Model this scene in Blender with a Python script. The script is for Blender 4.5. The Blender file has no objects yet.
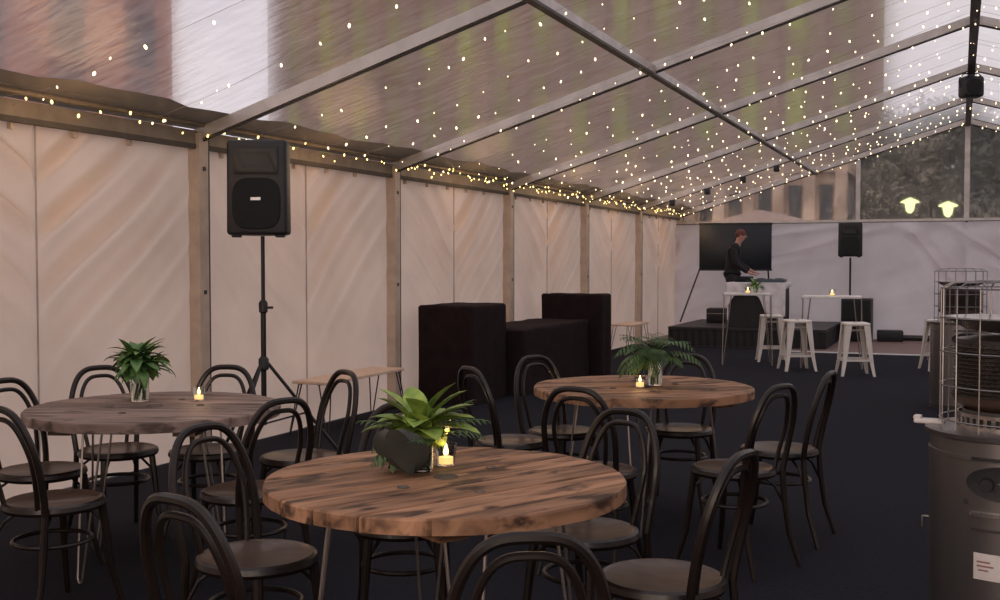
import bpy, bmesh, math, random
from mathutils import Vector, Matrix, noise
R = random.Random(11)
PI = math.pi
COL = bpy.context.scene.collection
sc = bpy.context.scene

# ------------------------------------------------------------------ materials
def node(nt, t, **kw):
    n = nt.nodes.new(t)
    for k, v in kw.items():
        setattr(n, k, v)
    return n

def mat(name, col, rough=.5, metal=0., spec=.5, vary=None, vscale=8., vstretch=(1, 1, 1), bump=0., bscale=40.,
        emit=None, estr=0., trans=0., ior=1.45, coat=0.):
    m = bpy.data.materials.new(name); m.use_nodes = True
    nt = m.node_tree; b = nt.nodes['Principled BSDF']
    b.inputs['Roughness'].default_value = rough
    b.inputs['Metallic'].default_value = metal
    b.inputs['Specular IOR Level'].default_value = spec
    b.inputs['IOR'].default_value = ior
    b.inputs['Transmission Weight'].default_value = trans
    b.inputs['Coat Weight'].default_value = coat
    b.inputs['Base Color'].default_value = (*col, 1)
    tc = node(nt, 'ShaderNodeTexCoord'); mp = node(nt, 'ShaderNodeMapping')
    mp.inputs['Scale'].default_value = vstretch
    nt.links.new(tc.outputs['Object'], mp.inputs['Vector'])
    n = node(nt, 'ShaderNodeTexNoise'); n.inputs['Scale'].default_value = vscale; n.inputs['Detail'].default_value = 6
    nt.links.new(mp.outputs[0], n.inputs['Vector'])
    c2 = vary if vary else tuple(min(1, c * .8) for c in col)
    r = node(nt, 'ShaderNodeValToRGB')
    r.color_ramp.elements[0].position = .35; r.color_ramp.elements[0].color = (*c2, 1)
    r.color_ramp.elements[1].position = .65; r.color_ramp.elements[1].color = (*col, 1)
    nt.links.new(n.outputs['Fac'], r.inputs[0]); nt.links.new(r.outputs[0], b.inputs['Base Color'])
    if bump:
        nb = node(nt, 'ShaderNodeTexNoise'); nb.inputs['Scale'].default_value = bscale; nb.inputs['Detail'].default_value = 4
        nt.links.new(mp.outputs[0], nb.inputs['Vector'])
        bp = node(nt, 'ShaderNodeBump'); bp.inputs['Strength'].default_value = bump; bp.inputs['Distance'].default_value = .01
        nt.links.new(nb.outputs['Fac'], bp.inputs['Height']); nt.links.new(bp.outputs[0], b.inputs['Normal'])
    if emit:
        b.inputs['Emission Color'].default_value = (*emit, 1); b.inputs['Emission Strength'].default_value = estr
    return m

def fabric(name, col, trans_w=.35):
    m = bpy.data.materials.new(name); m.use_nodes = True; nt = m.node_tree; nt.nodes.clear()
    out = node(nt, 'ShaderNodeOutputMaterial'); mx = node(nt, 'ShaderNodeMixShader'); mx.inputs[0].default_value = trans_w
    d = node(nt, 'ShaderNodeBsdfPrincipled'); d.inputs['Roughness'].default_value = .45; d.inputs['Specular IOR Level'].default_value = .35
    t = node(nt, 'ShaderNodeBsdfTranslucent')
    tc = node(nt, 'ShaderNodeTexCoord'); n = node(nt, 'ShaderNodeTexNoise'); n.inputs['Scale'].default_value = 1.3; n.inputs['Detail'].default_value = 7
    r = node(nt, 'ShaderNodeValToRGB'); r.color_ramp.elements[0].position = .3; r.color_ramp.elements[1].position = .62
    r.color_ramp.elements[0].color = (*[c * .86 for c in col], 1); r.color_ramp.elements[1].color = (*col, 1)
    nt.links.new(tc.outputs['Object'], n.inputs['Vector']); nt.links.new(n.outputs['Fac'], r.inputs[0])
    nt.links.new(r.outputs[0], d.inputs['Base Color']); nt.links.new(r.outputs[0], t.inputs['Color'])
    nt.links.new(d.outputs[0], mx.inputs[1]); nt.links.new(t.outputs[0], mx.inputs[2]); nt.links.new(mx.outputs[0], out.inputs[0])
    return m

def vinyl(name, tint=(.96, .93, .91), haze=.14, gloss=.09, stretch=(.5, 7, 7), bstr=.7, blur=.7):
    m = bpy.data.materials.new(name); m.use_nodes = True; nt = m.node_tree; nt.nodes.clear()
    L = nt.links.new
    out = node(nt, 'ShaderNodeOutputMaterial')
    tc = node(nt, 'ShaderNodeTexCoord'); mp = node(nt, 'ShaderNodeMapping'); mp.inputs['Scale'].default_value = stretch
    L(tc.outputs['Object'], mp.inputs['Vector'])
    n1 = node(nt, 'ShaderNodeTexNoise'); n1.inputs['Scale'].default_value = 2.2; n1.inputs['Detail'].default_value = 5
    L(mp.outputs[0], n1.inputs['Vector'])
    bp = node(nt, 'ShaderNodeBump'); bp.inputs['Strength'].default_value = bstr; bp.inputs['Distance'].default_value = .03
    L(n1.outputs['Fac'], bp.inputs['Height'])
    gl = node(nt, 'ShaderNodeBsdfGlossy'); gl.inputs['Roughness'].default_value = .14; L(bp.outputs[0], gl.inputs['Normal'])
    gl.inputs['Color'].default_value = (.95, .93, .9, 1)
    tr = node(nt, 'ShaderNodeBsdfTransparent'); tr.inputs[0].default_value = (*tint, 1)
    rf = node(nt, 'ShaderNodeBsdfRefraction'); rf.inputs['IOR'].default_value = 1.012; rf.inputs['Roughness'].default_value = .6
    rf.inputs['Color'].default_value = (*tint, 1); L(bp.outputs[0], rf.inputs['Normal'])
    tl = node(nt, 'ShaderNodeBsdfTranslucent'); tl.inputs[0].default_value = (.75, .72, .7, 1)
    df = node(nt, 'ShaderNodeBsdfDiffuse'); df.inputs[0].default_value = (.7, .67, .64, 1)
    m0 = node(nt, 'ShaderNodeMixShader'); m0.inputs[0].default_value = blur; L(tr.outputs[0], m0.inputs[1]); L(rf.outputs[0], m0.inputs[2])
    m1 = node(nt, 'ShaderNodeMixShader'); m1.inputs[0].default_value = .5; L(tl.outputs[0], m1.inputs[1]); L(df.outputs[0], m1.inputs[2])
    r = node(nt, 'ShaderNodeValToRGB'); r.color_ramp.elements[0].position = .3; r.color_ramp.elements[1].position = .75
    r.color_ramp.elements[0].color = (haze * .15,) * 3 + (1,); r.color_ramp.elements[1].color = (haze * 2.2,) * 3 + (1,)
    L(n1.outputs['Fac'], r.inputs[0])
    m2 = node(nt, 'ShaderNodeMixShader'); L(r.outputs[0], m2.inputs[0]); L(m0.outputs[0], m2.inputs[1]); L(m1.outputs[0], m2.inputs[2])
    m3 = node(nt, 'ShaderNodeMixShader'); m3.inputs[0].default_value = gloss; L(m2.outputs[0], m3.inputs[1]); L(gl.outputs[0], m3.inputs[2])
    L(m3.outputs[0], out.inputs[0])
    return m

def wood_mat(name, c1, c2, dark):
    m = bpy.data.materials.new(name); m.use_nodes = True; nt = m.node_tree; L = nt.links.new
    b = nt.nodes['Principled BSDF']; b.inputs['Roughness'].default_value = .62; b.inputs['Specular IOR Level'].default_value = .3
    tc = node(nt, 'ShaderNodeTexCoord')
    at = node(nt, 'ShaderNodeAttribute'); at.attribute_name = 'rnd'
    ad = node(nt, 'ShaderNodeVectorMath', operation='ADD'); L(tc.outputs['Object'], ad.inputs[0]); 
    sc1 = node(nt, 'ShaderNodeVectorMath', operation='SCALE'); sc1.inputs['Scale'].default_value = 7.; L(at.outputs['Color'], sc1.inputs[0]); L(sc1.outputs[0], ad.inputs[1])
    mp = node(nt, 'ShaderNodeMapping'); mp.inputs['Scale'].default_value = (1.4, 9, 6); L(ad.outputs[0], mp.inputs[0])
    n = node(nt, 'ShaderNodeTexNoise'); n.inputs['Scale'].default_value = 2.; n.inputs['Detail'].default_value = 8; n.inputs['Distortion'].default_value = .6; L(mp.outputs[0], n.inputs[0])
    r = node(nt, 'ShaderNodeValToRGB'); e = r.color_ramp.elements
    e[0].position = .32; e[0].color = (*dark, 1); e[1].position = .62; e[1].color = (*c1, 1)
    x = e.new(.48); x.color = (*c2, 1); L(n.outputs['Fac'], r.inputs[0])
    # worn dark stains with their own shape
    mp2 = node(nt, 'ShaderNodeMapping'); mp2.inputs['Scale'].default_value = (2.4, 6., 5); L(ad.outputs[0], mp2.inputs[0])
    n2 = node(nt, 'ShaderNodeTexNoise'); n2.inputs['Scale'].default_value = 2.; n2.inputs['Detail'].default_value = 5; L(mp2.outputs[0], n2.inputs[0])
    r2 = node(nt, 'ShaderNodeValToRGB'); r2.color_ramp.elements[0].position = .57; r2.color_ramp.elements[1].position = .64; L(n2.outputs['Fac'], r2.inputs[0])
    mx = node(nt, 'ShaderNodeMix', data_type='RGBA'); L(r2.outputs[0], mx.inputs['Factor']); L(r.outputs[0], mx.inputs['A']); mx.inputs['B'].default_value = (*[d * .8 for d in dark], 1)
    # tint per plank
    hs = node(nt, 'ShaderNodeHueSaturation'); L(mx.outputs['Result'], hs.inputs['Color'])
    mr = node(nt, 'ShaderNodeMapRange'); mr.inputs['To Min'].default_value = .72; mr.inputs['To Max'].default_value = 1.2; L(at.outputs['Fac'], mr.inputs[0]); L(mr.outputs[0], hs.inputs['Value'])
    L(hs.outputs[0], b.inputs['Base Color'])
    bp = node(nt, 'ShaderNodeBump'); bp.inputs['Strength'].default_value = .35; bp.inputs['Distance'].default_value = .004; L(n.outputs['Fac'], bp.inputs['Height']); L(bp.outputs[0], b.inputs['Normal'])
    return m

def lightmat(name, col, s, sample=False):
    m = bpy.data.materials.new(name); m.use_nodes = True; nt = m.node_tree; nt.nodes.clear()
    o = node(nt, 'ShaderNodeOutputMaterial'); e = node(nt, 'ShaderNodeEmission'); e.inputs[0].default_value = (*col, 1); e.inputs[1].default_value = s
    nt.links.new(e.outputs[0], o.inputs[0])
    if not sample:
        m.cycles.emission_sampling = 'NONE'
    return m

M = dict(
    wall=fabric('tent_fabric', (.93, .75, .62), .62),
    endwall=fabric('end_curtain_fabric', (.88, .82, .84), .55),
    hem=mat('hem', (.10, .085, .07), .8),
    alu=mat('aluminium', (.56, .51, .48), .4, .45, vscale=5, vary=(.44, .40, .37)),
    aludark=mat('dark_rubber_seal', (.04, .035, .032), .5),
    eave=mat('eave_rail', (.26, .21, .16), .55, .2, vary=(.20, .16, .12)),
    post=mat('post_aluminium', (.56, .45, .36), .55, .15, vary=(.46, .36, .29)),
    valance=fabric('valance_fabric', (.20, .17, .14), .2),
    roof=vinyl('clear_roof_vinyl'),
    gable=vinyl('clear_gable_vinyl', haze=.05, gloss=.05, stretch=(3, 3, 1), blur=.3),
    carpet=mat('carpet', (.021, .021, .028), .95, vscale=60, vary=(.013, .013, .019), bump=.5, bscale=300, spec=.1),
    boards=mat('brown_floor', (.20, .125, .11), .6, vscale=2, vstretch=(.3, 6, 1), vary=(.14, .09, .08)),
    white_line=mat('white_edging', (.75, .74, .74), .5),
    paving=mat('outside_paving', (.12, .11, .10), .9, vscale=2),
    chair=mat('bentwood_dark', (.009, .0065, .0055), .36, spec=.4, vary=(.015, .009, .007), vscale=10, coat=.08),
    seat=mat('bentwood_seat', (.085, .052, .036), .36, spec=.45, vary=(.045, .027, .019), vscale=14, vstretch=(1, 5, 1), coat=.12),
    wood=wood_mat('spool_wood', (.37, .20, .115), (.25, .13, .072), (.07, .036, .022)),
    greywood=wood_mat('weathered_spool_wood', (.25, .18, .155), (.19, .135, .115), (.09, .062, .052)),
    steel=mat('hairpin_steel', (.34, .30, .27), .35, .8),
    blacksteel=mat('black_steel', (.02, .02, .02), .4, .3),
    black=mat('black_plastic', (.016, .016, .019), .5, vary=(.011, .011, .013), bump=.2, bscale=200),
    grille=mat('speaker_grille', (.011, .011, .012), .75, bump=.8, bscale=500),
    badge=mat('badge', (.75, .75, .74), .3, .3),
    drape=mat('black_drape', (.022, .014, .014), .92, spec=.12, vary=(.016, .010, .010), bump=.3, bscale=18),
    cloth=mat('white_tablecloth', (.82, .78, .80), .8),
    white=mat('white_painted_steel', (.78, .72, .66), .42, .0, vary=(.70, .64, .58)),
    pine=mat('pine_top', (.72, .52, .38), .5, vstretch=(8, 1, 1), vary=(.60, .42, .30)),
    whitetop=mat('white_table_top', (.80, .76, .74), .4),
    stage=mat('stage_black', (.014, .014, .016), .6, bump=.2),
    stagetop=mat('stage_deck', (.026, .022, .024), .5, vary=(.018, .016, .017)),
    screen=mat('screen_dark_blue', (.010, .014, .020), .35),
    glass=mat('clear_glass', (.93, .96, .94), .03, trans=1., ior=1.3, vary=(.93, .96, .94)),
    water=mat('vase_water', (.80, .86, .78), .03, trans=1., ior=1.33, vary=(.80, .86, .78)),
    wax=mat('candle_wax', (.9, .75, .45), .5, emit=(1, .58, .18), estr=1.1),
    flame=lightmat('flame', (1, .66, .28), 30),
    bulb=lightmat('fairy_bulb', (1., .76, .44), 3.2),
    bulbgold=lightmat('fairy_bulb_gold', (1., .70, .22), 4.),
    wire=mat('clear_wire', (.30, .27, .22), .4),
    ss=mat('stainless', (.27, .255, .25), .36, .9, vary=(.21, .195, .19), vscale=3, vstretch=(1, 1, .2)),
    ssl=mat('stainless_bright', (.55, .50, .47), .25, .9),
    mesh=mat('burner_mesh', (.06, .048, .042), .5, .6, bump=1., bscale=90, vary=(.03, .024, .02)),
    ceramic=mat('burner_bowl', (.16, .10, .075), .4, .5),
    sticker=mat('sticker', (.74, .68, .64), .6),
    print_=mat('sticker_print', (.35, .18, .15), .6),
    leaf_lime=mat('leaf_lime', (.32, .42, .08), .45, vary=(.13, .23, .045), vscale=18),
    leaf_green=mat('leaf_green', (.12, .23, .06), .45, vary=(.06, .14, .04), vscale=18),
    leaf_fern=mat('leaf_fern', (.085, .15, .05), .55, vary=(.045, .095, .035), vscale=18),
    leaf_dark=mat('leaf_dark', (.028, .034, .030), .4, vary=(.045, .045, .04), vscale=14),
    stem=mat('stem', (.05, .10, .03), .6),
    skin=mat('skin', (.50, .27, .21), .55, vary=(.46, .24, .18)),
    hair=mat('hair', (.16, .045, .03), .7, vary=(.10, .03, .02)),
    clothes=mat('black_clothes', (.015, .013, .015), .85),
    brick=mat('brick_tower', (.66, .36, .30), .9, vscale=.25, vary=(.52, .28, .23)),
    tower=mat('brown_tower', (.50, .33, .275), .9, vscale=.15, vary=(.38, .25, .21)),
    towerglass=mat('tower_glass', (.30, .29, .33), .35, vary=(.14, .13, .16), vscale=.15),
    greenlit=mat('planted_bay', (.56, .64, .14), .7, vscale=.13, vary=(.22, .16, .12), emit=(.7, .85, .2), estr=.05),
    stone=mat('sandstone', (.80, .58, .43), .9, vscale=1, vary=(.42, .29, .21)),
    darkwin=mat('dark_window', (.03, .035, .04), .2),
    canvas=mat('brown_canvas', (.34, .24, .20), .8),
    leaf_tree=mat('tree_leaf', (.085, .095, .060), .7, vary=(.035, .042, .030), vscale=1.5),
    leaf_tree2=mat('tree_leaf_olive', (.24, .21, .14), .7, vary=(.11, .105, .07), vscale=1.5),
    bark=mat('bark', (.07, .05, .04), .9),
    lamp=lightmat('street_lamp_glow', (.90, 1., .45), 1.5, True),
)

# world positions helper: a pixel of the photograph onto a horizontal plane (the table tops, floor)
F_, YAW, PIT, HC = 1100., .395, -.035, 1.44
FW = Vector((-math.sin(YAW) * math.cos(PIT), math.cos(YAW) * math.cos(PIT), math.sin(PIT))); RT = Vector((math.cos(YAW), math.sin(YAW), 0)); UP = RT.cross(FW)
def G(px, py, z=0.):
    d = FW + RT * ((px - 500) / F_) - UP * ((py - 300) / F_); t = (z - HC) / d.z
    return Vector((0, 0, HC)) + d * t

# ------------------------------------------------------------------ mesh helpers
class MB:
    def __init__(s): s.v = []; s.f = []; s.m = []; s.mi = 0
    def add(s, vs, fs, T=None):
        o = len(s.v)
        s.v += [tuple(T @ Vector(v)) if T else tuple(v) for v in vs]
        s.f += [tuple(i + o for i in f) for f in fs]; s.m += [s.mi] * len(fs)
        return s
    def box(s, x0, x1, y0, y1, z0, z1, T=None):
        vs = [(x, y, z) for z in (z0, z1) for y in (y0, y1) for x in (x0, x1)]
        return s.add(vs, [(0, 2, 3, 1), (4, 5, 7, 6), (0, 1, 5, 4), (2, 6, 7, 3), (0, 4, 6, 2), (1, 3, 7, 5)], T)
    def rbox(s, x0, x1, y0, y1, z0, z1, r=.01, seg=2, T=None):
        bm = bmesh.new(); bmesh.ops.create_cube(bm, size=1)
        for v in bm.verts:
            v.co = ((x0 + x1) / 2 + v.co.x * (x1 - x0), (y0 + y1) / 2 + v.co.y * (y1 - y0), (z0 + z1) / 2 + v.co.z * (z1 - z0))
        bmesh.ops.bevel(bm, geom=list(bm.edges) + list(bm.verts), offset=r, segments=seg, affect='EDGES', profile=.5)
        bm.verts.index_update()
        s.add([v.co.copy() for v in bm.verts], [[v.index for v in f.verts] for f in bm.faces], T); bm.free(); return s
    def bar(s, a, b, w, h, up=(0, 0, 1)):
        a, b = Vector(a), Vector(b); d = (b - a).normalized(); u = Vector(up); si = d.cross(u).normalized(); u = si.cross(d)
        vs = [p + si * (i * w / 2) + u * (j * h / 2) for p in (a, b) for j in (-1, 1) for i in (-1, 1)]
        return s.add(vs, [(0, 2, 3, 1), (4, 5, 7, 6), (0, 1, 5, 4), (2, 6, 7, 3), (0, 4, 6, 2), (1, 3, 7, 5)])
    def tube(s, pts, r, n=8, closed=False, caps=True):
        pts = [Vector(p) for p in pts]; N = len(pts); rs = r if isinstance(r, (list, tuple)) else [r] * N
        o = len(s.v); prev = None
        for i, p in enumerate(pts):
            if closed: d = pts[(i + 1) % N] - pts[i - 1]
            else: d = pts[min(i + 1, N - 1)] - pts[max(i - 1, 0)]
            d = d.normalized() if d.length > 1e-9 else Vector((0, 0, 1))
            if prev is None:
                a = Vector((0, 0, 1)) if abs(d.z) < .9 else Vector((1, 0, 0)); x = d.cross(a).normalized()
            else:
                x = prev - d * prev.dot(d); x = x.normalized() if x.length > 1e-6 else d.orthogonal().normalized()
            prev = x; y = d.cross(x)
            for k in range(n):
                a = 2 * PI * k / n; s.v.append(tuple(p + (x * math.cos(a) + y * math.sin(a)) * rs[i]))
        for i in range(N if closed else N - 1):
            j = (i + 1) % N
            for k in range(n):
                l = (k + 1) % n; s.f.append((o + i * n + k, o + i * n + l, o + j * n + l, o + j * n + k)); s.m.append(s.mi)
        if caps and not closed:
            s.f.append(tuple(o + k for k in reversed(range(n)))); s.m.append(s.mi)
            s.f.append(tuple(o + (N - 1) * n + k for k in range(n))); s.m.append(s.mi)
        return s
    def lathe(s, prof, n=24, c=(0, 0, 0), a0=0., a1=2 * PI):
        full = abs(a1 - a0 - 2 * PI) < 1e-6; o = len(s.v); K = n if full else n + 1
        for r, z in prof:
            for k in range(K):
                a = a0 + (a1 - a0) * k / n; s.v.append((c[0] + r * math.cos(a), c[1] + r * math.sin(a), c[2] + z))
        for i in range(len(prof) - 1):
            for k in range(n):
                l = (k + 1) % K; s.f.append((o + i * K + k, o + i * K + l, o + (i + 1) * K + l, o + (i + 1) * K + k)); s.m.append(s.mi)
        return s
    def build(s, name, m, parent=None, smooth=True, loc=None):
        me = bpy.data.meshes.new(name); me.from_pydata(s.v, [], s.f); me.validate()
        for mm in (m if isinstance(m, (list, tuple)) else [m]): me.materials.append(mm)
        if isinstance(m, (list, tuple)) and len(me.polygons) == len(s.m): me.polygons.foreach_set('material_index', s.m)
        bm = bmesh.new(); bm.from_mesh(me); bmesh.ops.recalc_face_normals(bm, faces=bm.faces); bm.to_mesh(me); bm.free()
        if smooth:
            me.polygons.foreach_set('use_smooth', [True] * len(me.polygons))
            if smooth != 'full': me.set_sharp_from_angle(angle=math.radians(40))
        o = bpy.data.objects.new(name, me); COL.objects.link(o)
        if parent: o.parent = parent
        if loc: o.location = loc
        return o

def tag(o, label=None, cat=None, group=None, kind=None):
    if label: o['label'] = label
    if cat: o['category'] = cat
    if group: o['group'] = group
    if kind: o['kind'] = kind
    return o

def empty(name, loc=(0, 0, 0), rz=0., label=None, cat=None, group=None):
    o = bpy.data.objects.new(name, None); COL.objects.link(o); o.location = loc; o.rotation_euler = (0, 0, rz)
    return tag(o, label, cat, group)

KIDS = {}
def copy_tree(o, parent=None):
    c = o.copy(); COL.objects.link(c)
    if parent: c.parent = parent
    for ch in [k for k in bpy.data.objects if k.parent == o]: copy_tree(ch, c)
    return c

def struct(mb, name, m, smooth=False):
    return tag(mb.build(name, m, smooth=smooth), kind='structure')

# ------------------------------------------------------------------ the marquee
XL, XR, XM = -5.2, 5.43, .116
YB, YF = -2.4, 21.66            # behind the camera, far gable
EAVE, RIDGE = 2.35, 3.97
XP = -2.53; XP2 = 2 * XM - XP
FR = [.6 + 3 * k for k in range(-1, 8)]      # frame positions
def roof_z(x): return RIDGE - (RIDGE - EAVE) * abs(x - XM) / (XM - XL)

# ground, carpet, brown floor
struct(MB().add([(-120, -60, -.012), (120, -60, -.012), (120, 160, -.012), (-120, 160, -.012)], [(0, 1, 2, 3)]), 'ground', M['paving'])
struct(MB().box(XL, XR, YB, 17.93, -.01, 0).box(XL, -2.6, 17.93, 18.6, -.01, 0), 'floor', M['carpet'])
struct(MB().box(-2.6, XR, 18.03, YF, -.01, 0).box(XL, -2.6, 18.6, YF, -.01, 0), 'floor_boards', M['boards'])
struct(MB().box(-2.6, XR, 17.93, 18.03, -.01, .012), 'trim_1', M['white_line'])

# left fabric wall with chevron folds either side of each mid-bay seam
def wall_sheet(axis, a0, a1, fixed, sgn, ztop, fn, step=.05, nz=48):
    mb = MB(); n = int((a1 - a0) / step)
    for j in range(nz + 1):
        z = .01 + (ztop - .01) * j / nz
        for i in range(n + 1):
            a = a0 + (a1 - a0) * i / n; d = fn(a, z)
            mb.v.append((fixed + sgn * d, a, z) if axis == 'y' else (a, fixed + sgn * d, z))
    for j in range(nz):
        for i in range(n):
            q = j * (n + 1) + i; mb.f.append((q, q + 1, q + n + 2, q + n + 1)); mb.m.append(0)
    return mb
def side_folds(y, z):
    k = (y - .6) / 3.; b = math.floor(k); u = (k - b) * 3.; d = abs(u - 1.5)
    edge = min(1, min(u, 3 - u) / .25)
    env = max(0, math.exp(-((z - 1.75) / .75) ** 2)) * (.35 + .65 * math.exp(-(d / .9) ** 2))
    nz_ = noise.noise(Vector((b * 7.3, y * .8, z * .8)))
    ph = (z - .85 * d) * (15 + 3 * math.sin(b * 2.1)) + 3.0 * nz_
    f = .045 * env * (math.sin(ph) + .5 * math.sin(ph * 1.9 + 1.))
    f += .02 * noise.noise(Vector((y * 1.1, z * 1.4, b * 3.1))) + .02 * (1 - z / 2.3) * noise.noise(Vector((y * .7, b, 3)))
    seam = .022 * math.exp(-(d / .035) ** 2)
    return (f * edge) * (1 - .9 * math.exp(-(d / .07) ** 2)) + .042 - seam * .6
struct(wall_sheet('y', YB, YF, XL - .03, 1, 2.30, side_folds, .03, 76), 'wall_left', M['wall'], 'full')
struct(wall_sheet('y', YB, YF, XR + .03, -1, 2.30, side_folds, .1, 24), 'wall_right', M['wall'], True)
def end_folds(x, z):
    s = 0
    for x0, z0, sl, A, w in ((-1.1, 2.35, 1.25, .10, .16), (-.4, 2.3, .75, .08, .12), (.6, 2.4, .62, .05, .1), (-1.9, 1.9, -.25, .05, .12),
                             (-2.6, 2.05, -.18, .06, .10), (-2.9, 1.6, -.2, .04, .1), (1.0, 1.2, -.35, .05, .12), (2.6, 2.3, .8, .07, .14)):
        dz = z - (z0 - sl * (x - x0)); dz /= math.sqrt(1 + sl * sl)
        s += A * math.exp(-(dz / (w * .75)) ** 2) * math.exp(-((x - x0 - .9 * (1 if sl > 0 else 0)) / 1.3) ** 2)
    s += .05 * noise.noise(Vector((x * .9, z * 1.5, 5))) + .015 * math.sin((z * 2.2 - x) * 4 + 2 * noise.noise(Vector((x, z, 1))))
    top = min(1, (2.16 - z) / .2)
    k = (x - XM); seam = math.exp(-(k / .03) ** 2) * .03
    s *= 2.8
    return .09 + max(-.03, s * top) + max(0, .15 * (1 - z / 2.2)) ** 1 - seam
struct(wall_sheet('x', XL, XR, YF - .06, -1, 2.16, end_folds, .04, 60), 'wall_far', M['endwall'], 'full')
struct(wall_sheet('x', XL, XR, YB, 1, 2.30, lambda a, z: .02 * math.sin(a * 6), .2, 6), 'wall_back', M['wall'], True)

# seams and lacing rings on the left wall, each a trim
mb = MB()
for b in range(-1, 8):
    yc = .6 + 3 * b + 1.5
    mb.tube([(XL + .018, yc, z) for z in [2.29 - .05 * i for i in range(45)]], .006, 5)
struct(mb, 'trim_2', mat('seam', (.42, .35, .31), .8), True)
mb = MB()
y = YB + .3
while y < YF - .3:
    if abs(((y - .6) / 3) - round((y - .6) / 3)) > .08:
        mb.box(XL + .02, XL + .05, y - .014, y + .014, 2.22, 2.27)
    y += .5
struct(mb, 'trim_3', M['post'])
mb = MB()                                       # dark hem roll at the foot of the far curtain
mb.tube([(-1.2 + i * .33, YF - .30 - .04 * math.sin(i), .05) for i in range(21)], .05, 8)
struct(mb, 'trim_4', M['aludark'], True)

# aluminium frames: each frame is two posts and two rafters
for i, y in enumerate(FR):
    mb = MB()
    for X, s in ((XL, 1), (XR, -1)):
        mb.mi = 1
        mb.box(X + s * .0, X + s * .11 if s > 0 else X, y - .055, y + .055, 0, EAVE + .02) if s > 0 else mb.box(X - .11, X, y - .055, y + .055, 0, EAVE + .02)
        mb.mi = 2
        xx = X + s * .112
        mb.box(min(xx, xx - s * .004), max(xx, xx - s * .004), y + .05, y + .062, 0, EAVE)
        for zz in (2.1, 1.2):
            mb.box(min(xx, xx + s * .004), max(xx, xx + s * .004), y - .015, y + .015, zz, zz + .03)
        mb.mi = 0
        mb.bar((X + s * .03, y, EAVE - .0), (XM, y, RIDGE - .0), .06, .085)
        mb.mi = 2
        mb.bar((X + s * .05, y, EAVE - .048), (XM, y, RIDGE - .055), .02, .012)
        mb.mi = 0
    struct(mb, 'trim_%d' % (10 + i), [M['alu'], M['post'], M['aludark']])
# ridge, purlins, eave rails
def purlin(n, x, z, w, h, dark=True, m='alu'):
    mb = MB().bar((x, YB, z), (x, YF, z), w, h)
    if dark: mb.mi = 1; mb.bar((x, YB, z - h / 2 - .004), (x, YF, z - h / 2 - .004), w * 1.02, .02)
    struct(mb, 'trim_%d' % n, [M[m], M['aludark']])
purlin(30, XM, RIDGE - .03, .09, .10)
purlin(31, XP, roof_z(XP) - .03, .06, .07)
purlin(32, XP2, roof_z(XP2) - .03, .06, .07)
for n, X, s in ((33, XL, 1), (34, XR, -1)):
    mb = MB()
    mb.bar((X + s * .02, YB, 2.34), (X + s * .02, YF, 2.34), .12, .10)
    mb.mi = 1; mb.bar((X + s * .07, YB, 2.275), (X + s * .07, YF, 2.275), .03, .035)
    mb.mi = 0; mb.tube([(X + s * .13, YB, 2.43), (X + s * .13, YF, 2.43)], .018, 8)
    struct(mb, 'trim_%d' % n, [M['eave'], M['hem']])
    mb = MB()                                   # opaque grey border of the roof skin above the eave
    n_ = 90; 
    for i in range(n_ + 1):
        y = YB + (YF - YB) * i / n_; wob = .025 * math.sin(i * .9) + .02 * math.sin(i * 2.3)
        x1 = X + s * (.36 + wob)
        mb.v += [(X - s * .02, y, EAVE + .065), (x1, y, roof_z(x1) + .045)]
    for i in range(n_): mb.f.append((2 * i, 2 * i + 1, 2 * i + 3, 2 * i + 2)); mb.m.append(0)
    struct(mb, 'trim_%d' % (n + 4), M['valance'], True)
# clear roof, one sheet per bay and slope
k = 0
for a, b in zip([YB] + FR[1:], FR[1:]):
    if b <= a: continue
    for X, s in ((XL, 1), (XR, -1)):
        k += 1; mb = MB(); nx, ny = 36, 14
        for j in range(ny + 1):
            for i in range(nx + 1):
                x = X + (XM - X) * i / nx; y = a + (b - a) * j / ny
                w = math.sin(PI * j / ny)
                z = roof_z(x) + .06 - .03 * w * math.sin(PI * i / nx) + .01 * w * noise.noise(Vector((x * .6, y * 3, 2)))
                mb.v.append((x, y, z))
        for j in range(ny):
            for i in range(nx):
                q = j * (nx + 1) + i; mb.f.append((q, q + 1, q + nx + 2, q + nx + 1)); mb.m.append(0)
        oc = struct(mb, 'ceiling' if k == 1 else 'ceiling.%03d' % (k - 1), M['roof'], True)
        if oc.data.polygons[0].normal.z > 0: oc.data.flip_normals()
# far gable: clear triangle, rail, uprights
mb = MB().add([(XL, YF + .02, 2.15), (XR, YF + .02, 2.15), (XR, YF + .02, EAVE + .05), (XM, YF + .02, RIDGE + .05), (XL, YF + .02, EAVE + .05)], [(0, 1, 2, 3, 4)])
struct(mb, 'window_1', M['gable'])
mb = MB().bar((XL, YF, 2.20), (XR, YF, 2.20), .07, .05)
mb.mi = 1; mb.bar((XL, YF - .125, 2.16), (XR, YF - .125, 2.16), .02, .03)
mb.mi = 0
mb.bar((XM, YF, .0), (XM, YF, RIDGE), .09, .09, (0, 1, 0))
for x in (-1.76, 2.0): mb.bar((x, YF, .0), (x, YF, roof_z(x)), .075, .075, (0, 1, 0))
struct(mb, 'trim_40', [M['alu'], M['aludark']])

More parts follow.
